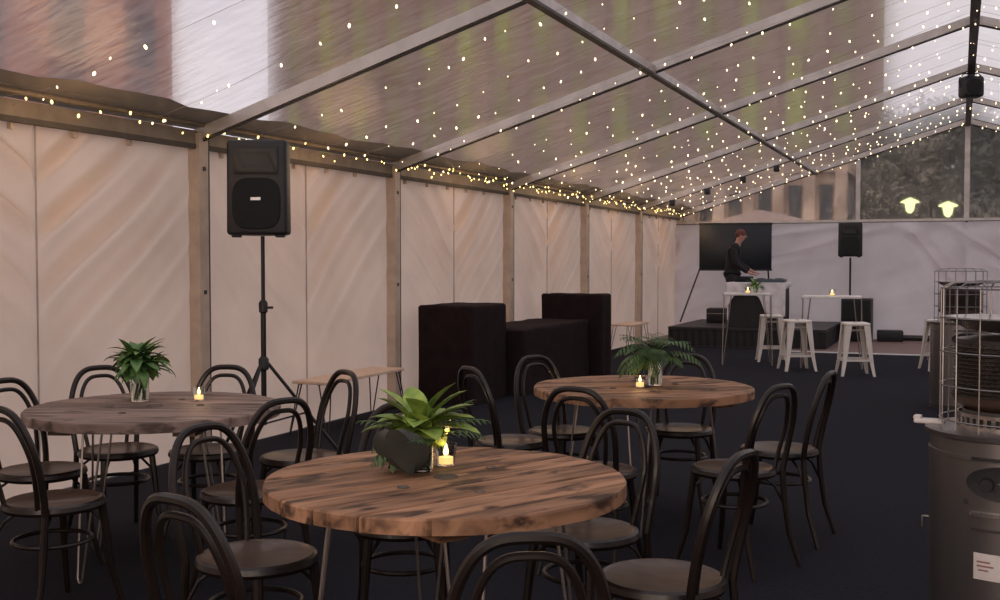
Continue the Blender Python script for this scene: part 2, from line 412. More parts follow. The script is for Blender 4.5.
# ------------------------------------------------------------------ fairy lights
me_b = MB(); me_b.lathe([(.0, .010), (.0045, .0075), (.0065, .0015), (.006, -.0045), (.0025, -.009), (0, -.010)], 8)
def bulb_mesh(m, nm):
    o = me_b.build(nm, m); me = o.data; bpy.data.objects.remove(o); return me
BM = bulb_mesh(M['bulb'], 'bulb'); BG = bulb_mesh(M['bulbgold'], 'bulb_gold')
def light_string(name, pts_wire, bulbs, me, label, group):
    root = empty(name, pts_wire[0], 0, label, 'string lights', group)
    o0 = Vector(pts_wire[0])
    MB().tube([Vector(p) - o0 for p in pts_wire], .0012, 4).build('wire', M['wire'], root)
    for b, s in bulbs:
        o = bpy.data.objects.new('bulb', me); COL.objects.link(o); o.parent = root; o.location = Vector(b) - o0
        o.scale = (s, s, s * 1.1); o.rotation_euler = (R.uniform(-.5, .5), R.uniform(-.5, .5), 0)
ORD = ['first', 'second', 'third', 'fourth', 'fifth', 'sixth', 'seventh', 'eighth', 'ninth', 'tenth', 'eleventh', 'twelfth', 'thirteenth',
       'fourteenth', 'fifteenth', 'sixteenth', 'seventeenth', 'eighteenth', 'nineteenth', 'twentieth', 'twenty-first', 'twenty-second',
       'twenty-third', 'twenty-fourth', 'twenty-fifth', 'twenty-sixth', 'twenty-seventh', 'twenty-eighth', 'twenty-ninth', 'thirtieth', 'thirty-first', 'thirty-second', 'thirty-third', 'thirty-fourth', 'thirty-fifth', 'thirty-sixth', 'thirty-seventh', 'thirty-eighth', 'thirty-ninth', 'fortieth']
ys = []; y = YF - .5
while y > 3.2: ys.append(y); y -= (.55 if y > 10.5 else .8 if y > 7.5 else 1.15)
for i, y in enumerate(ys):
    n = 26; pts = []; bl = []
    jit = R.uniform(-.15, .15); slant = R.uniform(-.35, .35); off = R.uniform(0, .2)
    def PT(x):
        t = (x - XL) / (XM - XL)
        sag = .05 * math.sin(PI * min(1, t) * 2) ** 2
        return (x, min(YF - .1, y + jit + slant * t + .05 * math.sin(x * 2.3 + i)), roof_z(x) - .075 - sag)
    x = XL + .2
    while x < XM + 1.9: pts.append(PT(x)); x += .12
    x = XL + .25 + off
    while x < XM + 1.8:
        p = PT(x); bl.append(((p[0] + R.uniform(-.02, .02), p[1] + R.uniform(-.09, .09), p[2] - .012 + R.uniform(-.04, .01)), R.choice((.6, .8, 1., 1.15, 1.3)) * (1.25 if y > 14 else 1.))); x += R.choice((.13, .2, .2, .26, .34))
    light_string('fairy_light_string', pts, bl, BM, 'warm white fairy light string across the clear roof, %s from the far gable' % ORD[i], 'fairy light strings strung across the clear roof')
names = {0: 'over the corner nearest the camera', }
bays = [(3.6 + 3 * k_, 6.6 + 3 * k_) for k_ in range(-1, 6)]
for i, (a, b) in enumerate(bays):
    pts = []; bl = []; n = 60
    for j in range(n + 1):
        t = j / n; yy = a + (b - a) * t
        sw = .03 * math.sin(t * PI * 6) + .02 * math.sin(t * 29 + i)
        pts.append((XL + .17 + .02 * math.sin(t * 40), yy, 2.37 + sw))
    nb = 15 if i < 3 else 30
    for j in range(nb):
        p = pts[int((j + .5) / nb * n)]; bl.append(((p[0] + R.uniform(-.02, .03), p[1] + R.uniform(-.06, .06), p[2] + R.uniform(-.03, .03)), R.uniform(.8, 1.3)))
    pair = ('', 'before the grey table', 'beside the tall black loudspeaker', 'past the black loudspeaker, above the pine bench', 'above the bigger black draped block',
            'above the second black draped block', 'above the small pine bench near the stage')[i]
    light_string('eave_light_string', pts, bl, BG, 'golden fairy light string along the wall top, ' + (pair or 'in the bay outside the view'), 'fairy light strings along the eave')

# ------------------------------------------------------------------ bentwood chair (faces +X)
def chair_proto():
    r = empty('bentwood_chair')
    # seat with rim and pressed panel
    mb = MB(); mb.mi = 0
    mb.lathe([(0, .425), (.17, .425), (.196, .432), (.203, .445), (.198, .462), (.185, .468)], 36)
    mb.mi = 1; mb.lathe([(.185, .468), (.172, .460), (.0, .458)], 36)
    mb.mi = 0
    mb.build('seat', [M['chair'], M['seat']], r)
    for s in (-1, 1):
        MB().tube([(.135, s * .125, .43), (.15, s * .135, .30), (.165, s * .145, .15), (.20, s * .175, .0)], [.017, .016, .014, .012], 8).build('leg', M['chair'], r)
    def hoop(w, zt, xb, xt, n=40, zb=.44, wb=None):
        pts = []; wb = wb or w * .86
        for i in range(n + 1):
            t = i / n; a = PI * t
            # superellipse-ish arch: legs rise then round over
            cy = math.copysign(abs(math.cos(a)) ** .62, math.cos(a)); sz = math.sin(a) ** .82
            z = zb + (zt - zb) * sz
            q = (z - zb) / (zt - zb)
            ww = wb + (w - wb) * min(1, q * 1.7)
            pts.append((xb + (xt - xb) * q ** 1.25, ww * cy, z))
        return pts
    MB().tube(hoop(.186, .868, -.168, -.265), .0145, 8).build('back_frame', M['chair'], r)
    MB().tube(hoop(.138, .825, -.158, -.250, zb=.45, wb=.10), .0105, 8).build('backrest', M['chair'], r)
    for s in (-1, 1):
        MB().tube([(-.168, s * .160, .445), (-.178, s * .162, .32), (-.20, s * .168, .16), (-.25, s * .185, .0)], [.0145, .0145, .0135, .011], 8).build('leg', M['chair'], r)
    MB().tube([(.152 * math.cos(a) - .01, .152 * math.sin(a), .30) for a in [2 * PI * i / 32 for i in range(32)]], .0095, 7, True).build('stretcher', M['chair'], r)
    for s in (-1, 1):    # bent braces under the seat
        MB().tube([(.15, s * .137, .29), (.135, s * .12, .37), (.09, s * .08, .425)], .007, 6).build('brace', M['chair'], r)
        MB().tube([(-.17, s * .16, .30), (-.14, s * .13, .38), (-.09, s * .09, .425)], .007, 6).build('brace', M['chair'], r)
    return r
CH = chair_proto()
G1 = 'bentwood chairs round the orange-brown table with the lime plant'
G2 = 'bentwood chairs round the grey weathered table by the wall'
G3 = 'bentwood chairs round the table with the fern vase'
chairs = [  # seat xy, direction vector, label, group
    ((-1.675, 2.38), (.22, .95), 'dark bentwood chair cut off low by the picture edge, its slanting arch nearest the camera', G1),
    ((-2.15, 3.05), (.95, -.20), 'dark bentwood chair with fully seen round seat, between the grey and orange-brown tables', G1),
    ((-.93, 2.35), (-.45, .9), 'dark bentwood chair seen from behind, double arch overlapping the orange-brown tabletop rim', G1),
    ((-.84, 3.32), (-.97, .2), 'dark bentwood chair with its back seen edge-on, at the heater side of the orange-brown table', G1),
    ((-1.25, 3.80), (-.30, -.9), 'dark bentwood chair tucked behind the rim of the orange-brown table, overlapping a farther chair', G1),
    ((-1.92, 3.66), (.4, -.8), 'dark bentwood chair hidden behind the big lime plant, legs showing under the tabletop', G1),
    ((-2.80, 3.91), (-.95, .35), 'dark bentwood chair rising at the tip of the grey table, back to the orange-brown table', G2),
    ((-3.05, 4.70), (-.5, -.87), 'dark bentwood chair in front of the pine bench, slim arched back turned sideways', G2),
    ((-4.04, 4.51), (.85, -.45), 'dark bentwood chair against the white wall, beneath the bushy green plant', G2),
    ((-3.59, 4.67), (.25, -.95), 'dark bentwood chair beside the speaker tripod, behind the tealight', G2),
    ((-3.42, 3.44), (.12, .98), 'dark bentwood chair seen from behind in front of the grey table, seat fully in view', G2),
    ((-3.97, 3.92), (1, -.1), 'dark bentwood chair mostly cut off by the picture edge, seat at the grey table end', G2),
    ((-1.57, 4.93), (.05, 1), 'dark bentwood chair with broad arch overlapping the rim of the fern vase table', G3),
    ((-2.11, 6.0), (.85, -.5), 'dark bentwood chair in front of the low black draped table', G3),
    ((-2.25, 5.56), (.6, .8), 'dark bentwood chair with thin slanting arch in front of the larger black draped block', G3),
    ((-1.50, 6.34), (.05, -1), 'dark bentwood chair behind the fern vase on the far side of its table', G3),
    ((-.98, 5.24), (-.92, .42), 'dark bentwood chair pulled from the fern vase table, splayed leg on open carpet', G3),
    ((-.86, 5.87), (-1, .12), 'outermost dark bentwood chair on open carpet, arch seen clear of the tables', G3),
]
for i, (p, d, lab, g) in enumerate(chairs):
    o = CH if i == 0 else copy_tree(CH)
    o.location = (p[0], p[1], 0); o.rotation_euler = (0, 0, math.atan2(d[1], d[0])); tag(o, lab, 'chair', g)

# ------------------------------------------------------------------ spool tables on hairpin legs
def spool_table(loc, ang, wood, label, seed, R0=.575):
    rr = random.Random(seed)
    root = empty('spool_table', (loc[0], loc[1], 0), ang, label, 'table', 'round plank tables on hairpin legs')
    verts = []; faces = []; rnd = []
    edges = [-R0]
    while edges[-1] < R0 - .1: edges.append(edges[-1] + rr.uniform(.13, .18))
    edges[-1] = R0
    for a, b in zip(edges, edges[1:]):
        v = rr.random(); g = .0045; y0, y1 = a + g, b - g
        out = []
        def cx(y): return math.sqrt(max(0, R0 * R0 - y * y))
        K = 14
        ysn = [y0 + (y1 - y0) * k_ / K for k_ in range(K + 1)]
        ring = [(cx(q) * rr.uniform(.997, 1.0), q) for q in ysn] + [(-cx(q) * rr.uniform(.997, 1.0), q) for q in reversed(ysn)]
        dz = rr.uniform(-.002, .002); o = len(verts); n = len(ring)
        zs = [(.704, .985), (.7045, 1), (.744, 1), (.75, .988)]
        c = (0, (y0 + y1) / 2)
        for z, s in zs:
            for (x, q) in ring:
                verts.append((x * s if abs(x) > .05 else x, c[1] + (q - c[1]) * (1 if s == 1 else .96), z + dz))
        faces.append(tuple(o + k_ for k_ in reversed(range(n)))); rnd.append(v)
        for l in range(3):
            for k_ in range(n):
                m_ = (k_ + 1) % n; faces.append((o + l * n + k_, o + l * n + m_, o + (l + 1) * n + m_, o + (l + 1) * n + k_)); rnd.append(v)
        faces.append(tuple(o + 3 * n + k_ for k_ in range(n))); rnd.append(v)
    me = bpy.data.meshes.new('tabletop'); me.from_pydata(verts, [], faces); me.materials.append(wood)
    at = me.attributes.new('rnd', 'FLOAT', 'FACE'); at.data.foreach_set('value', rnd)
    o = bpy.data.objects.new('tabletop', me); COL.objects.link(o); o.parent = root
    # cross battens beneath
    mb = MB()
    for x in (-.28, .28): mb.box(x - .05, x + .05, -.42, .42, .672, .7035)
    mb.build('batten', wood, root, False)
    # bolts and centre hole collars set in the top
    for x, y, rad in ((0, 0, .038), (.21, .03, .018), (-.2, -.05, .018), (.05, .24, .016), (-.06, -.25, .016)):
        MB().lathe([(0, .7495), (rad * .7, .7495), (rad, .7535), (rad * 1.08, .7505)], 16, (x, y, 0)).build('bolt', M['hem'], root)
    for k_ in range(4):
        a = PI / 4 + k_ * PI / 2 + .3; t = Vector((-math.sin(a), math.cos(a), 0)); d = Vector((math.cos(a), math.sin(a), 0))
        p0 = d * .36 - t * .065; p1 = d * .36 + t * .065; q = d * .44
        pts = [p0 + Vector((0, 0, .70)), q - t * .016 + Vector((0, 0, .03)), q - t * .010 + Vector((0, 0, .010)), q + Vector((0, 0, .0055)),
               q + t * .010 + Vector((0, 0, .010)), q + t * .016 + Vector((0, 0, .03)), p1 + Vector((0, 0, .70))]
        mb = MB().tube(pts, .0055, 8)
        mb.bar(d * .33 - t * .085 + Vector((0, 0, .7)), d * .33 + t * .085 + Vector((0, 0, .7)), .07, .006)
        mb.build('leg', M['steel'], root)
    return root
p = G(446, 477, .75); spool_table((p.x, p.y), math.radians(62), M['wood'], 'round orange-brown plank table under the big lime green plant', 3)
p = G(155, 406, .75); spool_table((p.x, p.y), math.radians(20), M['greywood'], 'round grey weathered plank table beside the white tent wall', 5, .59)
p = G(643, 386, .75); spool_table((p.x, p.y), math.radians(40), M['wood'], 'round brown plank table carrying the tall vase of drooping fern', 8, .605)

# ------------------------------------------------------------------ plants in vases
def leaf(mb, base, az, el, L, W, droop, fold=.25, n=7, twist=0.):
    p = Vector(base); v = []; e = el; tw = twist
    side = Vector((-math.sin(az), math.cos(az), 0))
    for i in range(n + 1):
        t = i / n; w = W * (math.sin(PI * min(1, t * .93 + .07)) ** .75) * (1 if t < 1 else .05)
        d = Vector((math.cos(az) * math.cos(e), math.sin(az) * math.cos(e), math.sin(e)))
        up = side.cross(d) * -1
        sd = side * math.cos(tw) + up * math.sin(tw)
        tri = [p + sd * w / 2 + up * fold * w * .5, p.copy(), p - sd * w / 2 + up * fold * w * .5]
        for q in tri: q.z = max(q.z, .006)
        v += tri
        p += d * L / n; e -= droop / n
    mb.add(v, [q for i in range(n) for q in ((3 * i, 3 * i + 1, 3 * i + 4, 3 * i + 3), (3 * i + 1, 3 * i + 2, 3 * i + 5, 3 * i + 4))])
    return p
def frond(mb, base, az, el, L, droop, k=12, w=.05):
    p = Vector(base); e = el; pts = [p.copy()]
    for i in range(k):
        d = Vector((math.cos(az) * math.cos(e), math.sin(az) * math.cos(e), math.sin(e))); p = p + d * L / k; pts.append(p.copy()); e -= droop / k
        t = (i + 1) / k; lw = w * (math.sin(PI * (t * .85 + .12)) + .15)
        for s in (-1, 1):
            leaf(mb, p, az + s * 1.05, e - .15, lw * 1.5, lw * .32, .7, .1, 3)
    mb.tube(pts, .0016, 4)
def vase(root, z, r, h, wl):
    prof = [(0, 0), (r * .9, 0), (r, .006), (r, h), (r - .003, h), (r - .003, .010), (r * .8, .008), (0, .008)]
    MB().lathe(prof, 24).build('vase_glass', M['glass'], root)
    MB().lathe([(0, .0085), (r - .004, .0095), (r - .004, wl), (0, wl)], 24).build('water', M['water'], root)
def plant(kind, loc, label, cat='plant'):
    rr = random.Random(kind + str(loc))
    root = empty({'lime': 'potted_greenery', 'bushy': 'leaf_bouquet', 'fern': 'fern_vase', 'small': 'small_greenery'}[kind], (loc[0], loc[1], loc[2]), 0, label, cat)
    if kind == 'lime':
        vase(root, 0, .040, .085, .055); top = .075
        mb = MB()
        for i in range(34):
            az = rr.uniform(0, 2 * PI); el = rr.uniform(-.1, 1.25)
            leaf(mb, (rr.uniform(-.02, .02), rr.uniform(-.02, .02), top + .02 + rr.uniform(0, .05)), az, el, rr.uniform(.11, .17), rr.uniform(.075, .10), rr.uniform(.6, 1.6))
        cr = Vector((.923, .385, 0)); 
        for dx, el, L in ((-.9, .55, .22), (-.5, 1.0, .22), (.15, 1.25, .25), (.5, 1.05, .25), (.95, .6, .24), (1.05, .35, .26), (-1.1, .3, .24), (.3, .8, .24), (-.2, 1.1, .24)):
            az = .395 if dx > 0 else .395 + PI
            leaf(mb, (0, 0, top + .05), az + rr.uniform(-.5, .5), el, L * .86, .095, .7)
        mb.build('foliage', M['leaf_lime'], root)
        mb = MB()
        for i in range(16): frond(mb, (0, 0, top), .395 + PI + rr.uniform(-1.9, 1.9), rr.uniform(.1, .9), rr.uniform(.15, .25), rr.uniform(.8, 1.6), 10, .035)
        for i in range(6): frond(mb, (0, 0, top), .395 + rr.uniform(-.6, .9), rr.uniform(.5, 1.0), rr.uniform(.2, .27), rr.uniform(.8, 1.3), 10, .035)
        for i in range(10):
            az = .395 + PI + rr.uniform(-1.6, 1.6); leaf(mb, (0, 0, top), az, rr.uniform(-.1, .5), rr.uniform(.12, .17), .07, 1.6)
        mb.build('fern_leaves', M['leaf_fern'], root)
        # the big dark leaf hanging over the vase towards the camera
        mb = MB(); n = 10; fwd = Vector((.385, -.923, 0)); side = Vector((.923, .385, 0))
        prof = [(.0, .03), (.12, .07), (.25, .088), (.4, .092), (.55, .088), (.7, .072), (.85, .045), (.95, .02), (1, .004)]
        for t, w in prof:
            c = Vector((0, 0, top + .085)) + fwd * (.15 - .05 * t) - side * (.075 - .05 * t) + Vector((0, 0, -.155 * t))
            mb.v += [tuple(c - side * w * .95 + fwd * -.02), tuple(c - side * w * .45 + fwd * .006), tuple(c), tuple(c + side * w * .45 + fwd * .006), tuple(c + side * w * .95 - fwd * .02)]
        for i in range(len(prof) - 1):
            for j in range(4): mb.f.append((5 * i + j, 5 * i + j + 1, 5 * i + j + 6, 5 * i + j + 5)); mb.m.append(0)
        tag(mb.build('dark_leaf', M['leaf_dark'], root), 'broad dark purple-grey leaf hanging over the vase')
    elif kind == 'bushy':
        vase(root, 0, .045, .155, .09); top = .14
        mb = MB()
        for i in range(150):
            az = rr.uniform(0, 2 * PI); el = rr.uniform(-.1, 1.4)
            leaf(mb, (rr.uniform(-.03, .03), rr.uniform(-.03, .03), top + rr.uniform(0, .07)), az, el, rr.uniform(.10, .18), rr.uniform(.04, .062), rr.uniform(.5, 2.2))
        mb.build('foliage', M['leaf_green'], root)
        mb = MB()
        for i in range(9): a = rr.uniform(0, 2 * PI); mb.tube([(.02 * math.cos(a), .02 * math.sin(a), .012), (.028 * math.cos(a + 2), .028 * math.sin(a + 2), top + .03)], .003, 5)
        mb.build('stem', M['stem'], root)
    elif kind == 'fern':
        vase(root, 0, .043, .18, .10); top = .16
        mb = MB()
        for i in range(46): frond(mb, (rr.uniform(-.015, .015), rr.uniform(-.015, .015), top), rr.uniform(0, 2 * PI), rr.uniform(.2, 1.3), rr.uniform(.18, .34), rr.uniform(1.0, 2.3), 12, .045)
        mb.build('fern_leaves', M['leaf_fern'], root)
        mb = MB()
        for i in range(16): leaf(mb, (0, 0, top + .01), rr.uniform(0, 2 * PI), rr.uniform(.2, 1.1), rr.uniform(.08, .13), .04, 1.2)
        mb.build('foliage', M['leaf_green'], root)
        mb = MB()
        for i in range(8): a = rr.uniform(0, 2 * PI); mb.tube([(.02 * math.cos(a), .02 * math.sin(a), .012), (.02 * math.cos(a + 2), .02 * math.sin(a + 2), top + .03)], .003, 5)
        mb.build('stem', M['stem'], root)
    else:
        vase(root, 0, .035, .09, .06); top = .08
        mb = MB()
        for i in range(40): leaf(mb, (0, 0, top), rr.uniform(0, 2 * PI), rr.uniform(.0, 1.3), rr.uniform(.12, .24), .035, 1.2)
        mb.build('foliage', M['leaf_green'], root)
    return root
def tealight(loc, label, sz=1.):
    root = empty('tealight', loc, 0, label, 'candle', 'tealights in glass cups')
    MB().lathe([(0, 0), (.022, 0), (.024, .003), (.030, .058), (.0285, .058), (.0225, .005), (0, .004)], 20).build('glass_cup', M['glass'], root)
    MB().lathe([(0, .0055), (.019, .0055), (.0195, .024), (0, .025)], 16).build('wax', M['wax'], root)
    MB().lathe([(0, .026), (.006, .030), (.008, .037), (.005, .048), (0, .058)], 10).build('flame', M['flame'], root)
    root.scale = (sz, sz, sz)
    l = bpy.data.lights.new('flame_light', 'POINT'); l.energy = .35; l.color = (1, .6, .25); l.shadow_soft_size = .012
    lo = bpy.data.objects.new('flame_light', l); COL.objects.link(lo); lo.location = (loc[0], loc[1], loc[2] + .085 * sz)
    return root

T = .752
p = G(421, 471, T); plant('lime', (p.x, p.y, T), 'small glass vase of broad lime leaves and fern with one big dark leaf')
p = G(140, 401, T); plant('bushy', (p.x, p.y, T), 'bushy green leaf bouquet in a clear vase on the grey table')
p = G(655, 385, T); q_ = plant('fern', (p.x, p.y, T), 'tall clear vase of drooping dark fern'); q_.scale = (.92, .92, .92)
p = G(446, 465, T); tealight((p.x, p.y, T), 'lit tealight beside the lime plant', 1.25)
p = G(199, 400, T); tealight((p.x, p.y, T), 'lit tealight on the grey weathered table', 1.1)
p = G(640, 387, T); tealight((p.x, p.y, T), 'lit tealight beside the tall fern vase', 1.1)

# ------------------------------------------------------------------ benches, bar tables
def hair_table(name, cx, cy, lx, ly, h, top, leg_m, label, cat, group, rz=0., th=.025, cross=.05, legr=.006):
    root = empty(name, (cx, cy, 0), rz, label, cat, group)
    MB().rbox(-lx / 2, lx / 2, -ly / 2, ly / 2, h - th, h, .004, 1).build('tabletop' if h > .6 else 'bench_top', M[top], root)
    for sx in (-1, 1):
        for sy in (-1, 1):
            a = Vector((sx * (lx / 2 - .05), sy * (ly / 2 - .05), h - th)); q = Vector((sx * (lx / 2 + .01), sy * (ly / 2 + .01), .006))
            t = Vector((sx, -sy, 0)).normalized()
            mb = MB().tube([a - t * cross, q - t * .012 + Vector((0, 0, .02)), q, q + t * .012 + Vector((0, 0, .02)), a + t * cross], legr, 6)
            mb.bar(a - t * (cross + .015), a + t * (cross + .015), .05, .005)
            mb.build('leg', M[leg_m], root)
    return root
hair_table('bench', -4.93, 8.42, .34, 1.36, .45, 'pine', 'blacksteel', 'pale pine bench on thin black hairpin legs beside the speaker stand', 'bench', 'pine benches on hairpin legs', 0)
hair_table('bench', -4.86, 17.1, .36, .95, .45, 'pine', 'steel', 'small pine bench on hairpin legs, past the black draped blocks', 'bench', 'pine benches on hairpin legs', 0)
hair_table('bar_table', -2.73, 15.55, .64, .5, 1.0, 'whitetop', 'steel', 'white bar table with a small plant, before the stage', 'table', 'white bar tables on hairpin legs', .2, .03, .07, .0055)
hair_table('bar_table', -1.585, 15.52, .76, .5, .975, 'whitetop', 'steel', 'white bar table with only a tealight, before the curtain speaker', 'table', 'white bar tables on hairpin legs', .1, .03, .07, .0055)
plant('small', (-2.62, 15.6, 1.002), 'small green posy on the white bar table near the stage')
tealight((-2.70, 15.42, 1.002), 'lit tealight beside the posy on the bar table', 1.5)
tealight((-1.58, 15.5, .977), 'lit tealight alone on the bar table', 1.5)

# ------------------------------------------------------------------ white steel stools
def stool_proto():
    r = empty('bar_stool'); H = .67
    mb = MB().rbox(-.155, .155, -.155, .155, H - .045, H, .018, 3)
    mb.build('seat', M['white'], r)
    MB().lathe([(.0, H + .0005), (.022, H + .0005), (.026, H + .0015), (.03, H + .0003)], 14).build('handle_hole', M['hem'], r)
    for sx in (-1, 1):
        for sy in (-1, 1):
            mb = MB(); rings = []
            for t in (0, .35, .7, .93, 1.):
                x = sx * (.150 + .050 * t + .012 * max(0, t - .8) * 5); y = sy * (.150 + .050 * t + .012 * max(0, t - .8) * 5); z = (H - .03) * (1 - t)
                w = .078 - .045 * t; k = .008
                # L-shaped pressed steel section
                rings.append([(x, y, z), (x - sx * w, y, z), (x - sx * w, y - sy * k, z), (x - sx * k, y - sy * k, z), (x - sx * k, y - sy * w, z), (x, y - sy * w, z)])
            vs = [q for rg in rings for q in rg]; fs = []
            for i in range(len(rings) - 1):
                for j in range(6): fs.append((6 * i + j, 6 * i + (j + 1) % 6, 6 * i + 6 + (j + 1) % 6, 6 * i + 6 + j))
            fs += [tuple(range(6)), tuple(6 * (len(rings) - 1) + j for j in range(6))]
            mb.add(vs, fs); mb.build('leg', M['white'], r, False)
    for (a, b) in (((-1, -1), (1, -1)), ((1, -1), (1, 1)), ((1, 1), (-1, 1)), ((-1, 1), (-1, -1))):
        MB().bar((a[0] * .182, a[1] * .182, .20), (b[0] * .182, b[1] * .182, .20), .008, .028).build('rung', M['white'], r)
    for k in (-1, 1):
        MB().bar((-.15 * k, -.15, H - .10), (.15 * k, .15, H - .10), .006, .022).build('brace', M['white'], r)
    return r
ST = stool_proto()
for i, (p, rz, lab) in enumerate([((-2.49, 16.17), .25, 'white steel stool overlapping the DJ table cloth'),
                                  ((-1.97, 14.97), .42, 'white steel stool between two others, under the tealight bar table'),
                                  ((-1.20, 14.58), .30, 'white steel stool standing in front of the black subwoofer'),
                                  ((-.22, 15.7), .35, 'white steel stool half hidden behind the patio heaters')]):
    o = ST if i == 0 else copy_tree(ST)
    o.location = (*p, 0); o.rotation_euler = (0, 0, rz); tag(o, lab, 'stool', 'white steel bar stools')

# ------------------------------------------------------------------ black draped blocks
def draped(name, x0, x1, y0, y1, h, m, label, cat, seed=0, amp=.012, round_=.04):
    """a cloth pulled over a box: closed skin with vertical pleats"""
    cx, cy = (x0 + x1) / 2, (y0 + y1) / 2; a, b = (x1 - x0) / 2, (y1 - y0) / 2
    ring = []
    def corner(sx, sy, st):
        for k in range(5):
            t = st + k * PI / 8; ring.append((sx * (a - round_) + round_ * math.cos(t), sy * (b - round_) + round_ * math.sin(t)))
    def edge(p, q, n):
        for k in range(1, n): ring.append((p[0] + (q[0] - p[0]) * k / n, p[1] + (q[1] - p[1]) * k / n))
    cs = [(1, 1, 0), (-1, 1, PI / 2), (-1, -1, PI), (1, -1, 3 * PI / 2)]
    for i, c in enumerate(cs):
        corner(*c); p = ring[-1]; n_ = cs[(i + 1) % 4]; t = n_[2]
        q = (n_[0] * (a - round_) + round_ * math.cos(t), n_[1] * (b - round_) + round_ * math.sin(t)); edge(p, q, 16)
    n = len(ring); mb = MB(); rows = [0, .15, .3, .5, .7, .85, .94, 1.]
    for r_ in rows:
        for i, (x, y) in enumerate(ring):
            d = Vector((x, y, 0)); d.normalize(); w = amp * (1.1 - r_ * .7) * (noise.noise(Vector((x * 7 + seed, y * 7, r_ * .8))) * 2 + .6)
            mb.v.append((x + d.x * w, y + d.y * w, .004 + (h - .03) * r_ + (.008 * noise.noise(Vector((x * 5, y * 5, seed))) if r_ == 1 else 0)))
    for j in range(len(rows) - 1):
        for i in range(n): k = (i + 1) % n; mb.f.append((j * n + i, j * n + k, (j + 1) * n + k, (j + 1) * n + i)); mb.m.append(0)
    last = (len(rows) - 1) * n
    for s, dz in ((.985, .018), (.95, .027), (.6, .026), (.2, .024)):
        for (x, y) in ring: mb.v.append((x * s, y * s, h - .03 + dz + .010 * noise.noise(Vector((x * s * 4, y * s * 4, seed + 9)))))
        nb = len(mb.v) - n
        for i in range(n): k = (i + 1) % n; mb.f.append((last + i, last + k, nb + k, nb + i)); mb.m.append(0)
        last = nb
    mb.f.append(tuple(last + i for i in range(n))); mb.m.append(0)
    o = mb.build(name, m, None, True, (cx, cy, 0)); return tag(o, label, cat)
draped('draped_counter', -5.06, -4.45, 9.95, 10.86, 1.0, M['drape'], 'tall black cloth-covered block closer to the pine bench', 'draped block', 1)
draped('draped_table', -4.98, -4.27, 10.93, 13.14, .72, M['drape'], 'low black cloth-covered table between two taller draped blocks', 'draped table', 2)
draped('draped_counter', -4.94, -4.12, 13.2, 13.62, 1.03, M['drape'], 'tall black cloth-covered block on the stage side of the low draped table', 'draped block', 3)

# ------------------------------------------------------------------ loudspeakers
def speaker(loc, rz, w, h, d, label, badge=True):
    r = empty('loudspeaker', loc, rz, label, 'loudspeaker', 'black loudspeakers')    # front faces -Y
    mb = MB(); n = 0
    pl = [(-w / 2, -d / 2), (w / 2, -d / 2), (w / 2, -d * .1), (w * .30, d / 2), (-w * .30, d / 2), (-w / 2, -d * .1)]
    bm = bmesh.new(); lo = [bm.verts.new((x, y, 0)) for x, y in pl]; hi = [bm.verts.new((x * .98, y, h)) for x, y in pl]
    bm.faces.new(lo); bm.faces.new(hi)
    for i in range(6): j = (i + 1) % 6; bm.faces.new((lo[i], lo[j], hi[j], hi[i]))
    bmesh.ops.recalc_face_normals(bm, faces=bm.faces)
    bmesh.ops.bevel(bm, geom=list(bm.edges), offset=w * .06, segments=3, affect='EDGES', profile=.5); bm.verts.index_update()
    mb.add([v.co.copy() for v in bm.verts], [[v.index for v in f.verts] for f in bm.faces]); bm.free()
    mb.build('cabinet', M['black'], r)
    f = -d / 2
    # horn flare: stepped recess frame
    mb = MB(); x, z0, z1 = w * .36, h * .64, h * .93
    vs = []
    for s, y in ((1, f - .004), (.93, f - .004), (.55, f + .05), (.2, f + .06)):
        zc = (z0 + z1) / 2
        vs += [(-x * s, y, zc - (z1 - z0) / 2 * s), (x * s, y, zc - (z1 - z0) / 2 * s), (x * s, y, zc + (z1 - z0) / 2 * s), (-x * s, y, zc + (z1 - z0) / 2 * s)]
    vs = [(a, min(b, f - .004) - (0.0 if i < 8 else 0.0) - (.010 if i < 4 else .014 if i < 8 else .002), c) for i, (a, b, c) in enumerate(vs)]
    mb.add(vs, [(4 * l + k, 4 * l + (k + 1) % 4, 4 * l + 4 + (k + 1) % 4, 4 * l + 4 + k) for l in range(3) for k in range(4)] + [(12, 13, 14, 15)])
    mb.build('horn', M['blacksteel'], r)
    # woofer grille: rounded panel
    bm = bmesh.new()
    ring = []
    for k in range(32):
        a = 2 * PI * k / 32; c, s = math.cos(a), math.sin(a)
        ring.append((w * .40 * math.copysign(abs(c) ** .55, c), h * .33 + h * .27 * math.copysign(abs(s) ** .6, s)))
    mb = MB()
    vs = [(a, f - .002, b) for a, b in ring] + [(a * .97, f - .014, h * .33 + (b - h * .33) * .97) for a, b in ring] + [(a * .5, f - .018, h * .33 + (b - h * .33) * .5) for a, b in ring]
    fs = [(32 * l + k, 32 * l + (k + 1) % 32, 32 * l + 32 + (k + 1) % 32, 32 * l + 32 + k) for l in range(2) for k in range(32)] + [tuple(64 + k for k in range(32))]
    mb.add(vs, fs); mb.build('grille', M['grille'], r); bm.free()
    if badge:
        MB().rbox(-.035, .035, f - .022, f - .017, h * .36, h * .36 + .022, .002, 1).build('badge', M['badge'], r)
    for s in (-1, 1): MB().rbox(s * w * .36 - .03, s * w * .36 + .03, f + .03, f + .09, -.016, .004, .005, 1).build('foot', M['black'], r)
    return r
speaker((-4.46, 6.42, 1.62), YAW - .02, .415, .645, .36, 'large black loudspeaker raised on a tripod before the white wall')
r = empty('speaker_stand', (-4.46, 6.42, 0), .3, 'black tripod speaker stand beside the grey table', 'speaker stand')
MB().tube([(0, 0, .30), (0, 0, 1.16)], .019, 12).build('pole', M['blacksteel'], r)
